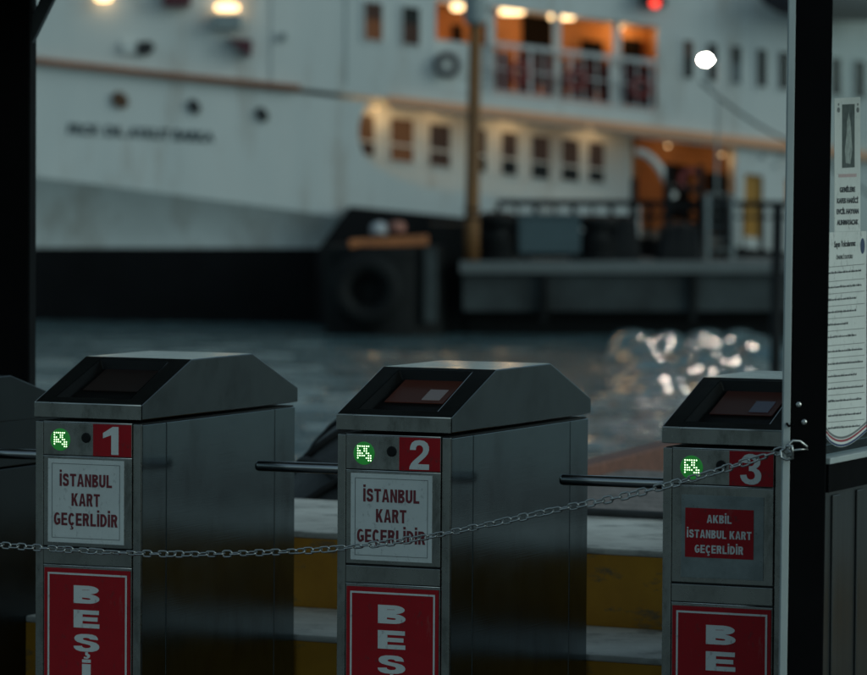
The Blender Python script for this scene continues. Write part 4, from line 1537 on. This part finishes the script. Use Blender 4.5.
def mast():
    c = at(472, 225, YQ + 0.3)
    t = thing('mast', 'tall brown timber mast with grey cap rising from the pier end', 'mast', (c.x, c.y, c.z))
    s = YQ / F
    top = at(475.5, 24, YQ + 0.3)
    obj('pole', tubebm([c + Vector((0, 0, -0.6)), c, top], [0.13, 0.125, 0.105], n=18), M['mast'], t, smooth=True, world=True)
    bm = bmesh.new()
    lathe(bm, top + Vector((0, 0, -0.02)), (0, 0, 1), [(0, 0.13), (0.06, 0.2), (0.9, 0.19), (0.95, 0.1)], n=18)
    obj('cap', bm, M['ship_grey'], t, world=True)
    for z in (0.12, 0.26):
        obj('iron_band', ringbm(c + Vector((0, 0, z)), (0, 0, 1), 0.13, 0.025, 24, 8), M['pier_dark'], t, world=True)
mast()

ZP = at(600, 262, YQ).z
def pier_px(px, dy=1.0):
    p = at(px, 262, YQ + dy)
    return Vector((p.x, YQ + dy, ZP))

def railing():
    p = pier_px(500)
    t = thing('pier_railing', 'dark iron railing along the pier behind the boxes', 'railing', p)
    yr = YQ + 2.6
    zt = at(600, 200, yr).z
    xa, xb = at(498, 200, yr).x, at(800, 200, yr).x
    obj('top_rail', boxbm(xa, xb, yr - 0.035, yr + 0.035, zt - 0.11, zt), M['pier_dark'], t, world=True)
    zm = at(600, 216, yr).z
    obj('middle_rail', boxbm(xa, xb, yr - 0.02, yr + 0.02, zm - 0.03, zm + 0.02), M['pier_dark'], t, world=True)
    n = 17
    for i in range(n):
        x = xa + (xb - xa) * i / (n - 1)
        w = 0.045 if i % 2 == 0 else 0.022
        obj('rail_post', boxbm(x - w, x + w, yr - 0.03, yr + 0.03, ZP, zt - 0.11), M['pier_dark'], t, world=True)
railing()

def pier_box():
    a, b = at(519, 214, YQ + 0.7), at(581, 214, YQ + 0.7)
    t = thing('storage_box', 'blue grey storage box on the pier by the dark railing', 'storage box', ((a.x + b.x) / 2, a.y, ZP))
    obj('body', boxbm(a.x, b.x, a.y, a.y + 0.7, ZP + 0.12, a.z - 0.06), M['box_blue'], t, world=True, bevel=0.02)
    obj('lid', boxbm(a.x - 0.03, b.x + 0.03, a.y - 0.03, a.y + 0.73, a.z - 0.058, a.z), M['box_blue'], t, world=True, bevel=0.02)
    for x in (a.x + 0.05, b.x - 0.17):
        obj('foot', boxbm(x, x + 0.12, a.y + 0.02, a.y + 0.68, ZP, ZP + 0.118), M['pier_dark'], t, world=True)
pier_box()

def bollard(px, label, k=1.0):
    p = pier_px(px, 0.9)
    t = thing('bollard', label, 'bollard', p, 0, 'mooring bollards on the pier')
    obj('shaft', lathebm(p, (0, 0, 1), [(0, 0.34 * k), (0.08, 0.34 * k), (0.1, 0.24 * k), (0.5 * k, 0.21 * k), (0.62 * k, 0.33 * k), (0.72 * k, 0.33 * k), (0.78 * k, 0.2 * k)], n=24), M['pier_dark'], t, world=True)
    bm = bmesh.new()
    for i in range(4):
        tube(bm, [p + Vector((math.cos(a) * (0.27 * k + 0.02 * (i % 2)), math.sin(a) * 0.27 * k, 0.14 + i * 0.07 + 0.02 * math.sin(a * 2))) for a in [2 * math.pi * j / 20 for j in range(20)]], 0.035, n=6, closed=True)
    obj('rope_coil', bm, M['dolphin'], t, smooth=True, world=True)
bollard(497, 'dark mooring bollard wound with rope, left of the blue grey box', 1.05)
bollard(597, 'dark mooring bollard just right of the blue grey box', 1.0)

def tarp(px0, px1, ytop, label):
    a, b = at(px0, ytop, YQ + 1.3), at(px1, ytop, YQ + 1.3)
    cx = (a.x + b.x) / 2
    hw = (b.x - a.x) / 2
    hh = a.z - ZP
    bm = bmesh.new()
    n, m = 18, 12
    g = []
    rr = random.Random(5)
    for i in range(n + 1):
        u = -1 + 2 * i / n
        row = []
        for j in range(m + 1):
            w = -1 + 2 * j / m
            e = max(abs(u), abs(w))
            z = hh * (1 - 0.25 * abs(u) ** 2) * (1 if e < 0.85 else 0 if e > 0.99 else 0.6) + (rr.uniform(-0.05, 0.05) if e < 0.85 else 0)
            row.append(bm.verts.new((cx + u * hw, YQ + 1.3 + w * 0.5, ZP + z)))
        g.append(row)
    for i in range(n):
        for j in range(m):
            bm.faces.new((g[i][j], g[i + 1][j], g[i + 1][j + 1], g[i][j + 1]))
    tag(obj('covered_pile', bm, M['pier_dark'], smooth=True), label, 'covered pile', 'covered piles on the pier')
tarp(606, 640, 217, 'black tarpaulin covered pile on the pier, right of the two bollards')
tarp(655, 703, 224, 'black tarpaulin covered pile on the pier, below the lit ferry entrance')

def gangway():
    p = pier_px(720, 1.9)
    t = thing('boarding_steps', 'small pale boarding steps on the pier, left of the ochre door', 'steps', p)
    y0 = YQ + 1.7
    a, b = at(706, 250, y0), at(735, 250, y0)
    for x in (a.x, b.x - 0.06):
        obj('stringer', boxbm(x, x + 0.06, y0, y0 + 1.2, ZP, at(700, 195, y0).z), M['ship_grey'], t, world=True)
    for yy in (251, 240, 229, 218, 207, 197):
        q = at(706, yy, y0)
        obj('tread', boxbm(a.x + 0.062, b.x - 0.062, y0 + 0.02 + (251 - yy) * 0.015, y0 + 0.35 + (251 - yy) * 0.015, q.z, q.z + 0.06), M['concrete_top'], t, world=True)
gangway()

def frame_gate():
    p = pier_px(672, 2.2)
    t = thing('pier_gate', 'dark iron gate frame on the pier before the lit entrance', 'gate', p)
    y0 = YQ + 2.2
    zt = at(672, 165, y0).z
    for px in (634, 668, 700):
        x = at(px, 200, y0).x
        obj('gate_post', boxbm(x - 0.06, x + 0.06, y0 - 0.05, y0 + 0.05, ZP, zt if px != 634 else at(634, 178, y0).z), M['pier_dark'], t, world=True)
    xa, xb = at(668, 200, y0).x, at(700, 200, y0).x
    for yy in (192, 210, 228):
        z = at(680, yy, y0).z
        obj('gate_bar', boxbm(xa + 0.061, xb - 0.061, y0 - 0.03, y0 + 0.03, z, z + 0.1), M['pier_dark'], t, world=True)
frame_gate()

def floodlight():
    p = pier_px(716, 2.9)
    t = thing('floodlight_post', 'thin post on the pier carrying a bright white floodlight', 'lamp post', p)
    y0 = p.y
    top = at(716, 64, y0)
    obj('pole', tubebm([p, Vector((p.x, y0, top.z))], 0.022, n=10), M['ship_grey'], t, world=True)
    c = at(704.5, 59, y0 - 0.1)
    obj('arm', tubebm([Vector((p.x, y0, top.z)), Vector((c.x, y0, c.z + 0.02))], 0.025, n=8), M['ship_grey'], t, world=True)
    hd_ = obj('lamp_head', lathebm(c + Vector((0, 0.1, 0)), (0.1, -1, -0.12), [(0, 0.04), (0.06, 0.095), (0.12, 0.1)], n=24), M['ship_grey'], t, world=True)
    n = Vector((0.1, -1, -0.12)).normalized()
    bm = lathebm(c + Vector((0, 0.1, 0)) + n * 0.121, n, [(0, 0.06), (0.012, 0.052), (0.02, 0.025)], n=24)
    for v in bm.verts:
        v.co.x = c.x + (v.co.x - c.x) * 1.5
    obj('lamp_glass', bm, M['lamp_white'], hd_, world=True)
floodlight()

a, b = at(700, 82, YS - 0.3), at(800, 147, YS - 1.1)
tag(obj('mooring_line', tubebm([a.lerp(b, i / 12) + Vector((0, 0, -0.1 * math.sin(math.pi * i / 12))) for i in range(13)] + [at(900, 215, YS - 1.9)], 0.025, n=6), M['dark_brace']),
    'thin dark mooring line running down from the ferry side to the right', 'rope')

c = at(775.5, 376, 61.0)
tag(obj('harbour_pile', tubebm([(c.x, 61.0, WZ - 1), (c.x, 61.0, WZ), (c.x + 0.01, 61.0, at(776, 205, 61.0).z)], [0.085, 0.085, 0.08], n=14), M['pier_dark'], smooth=True),
    'thin dark pile standing in the water left of the black post', 'pile')
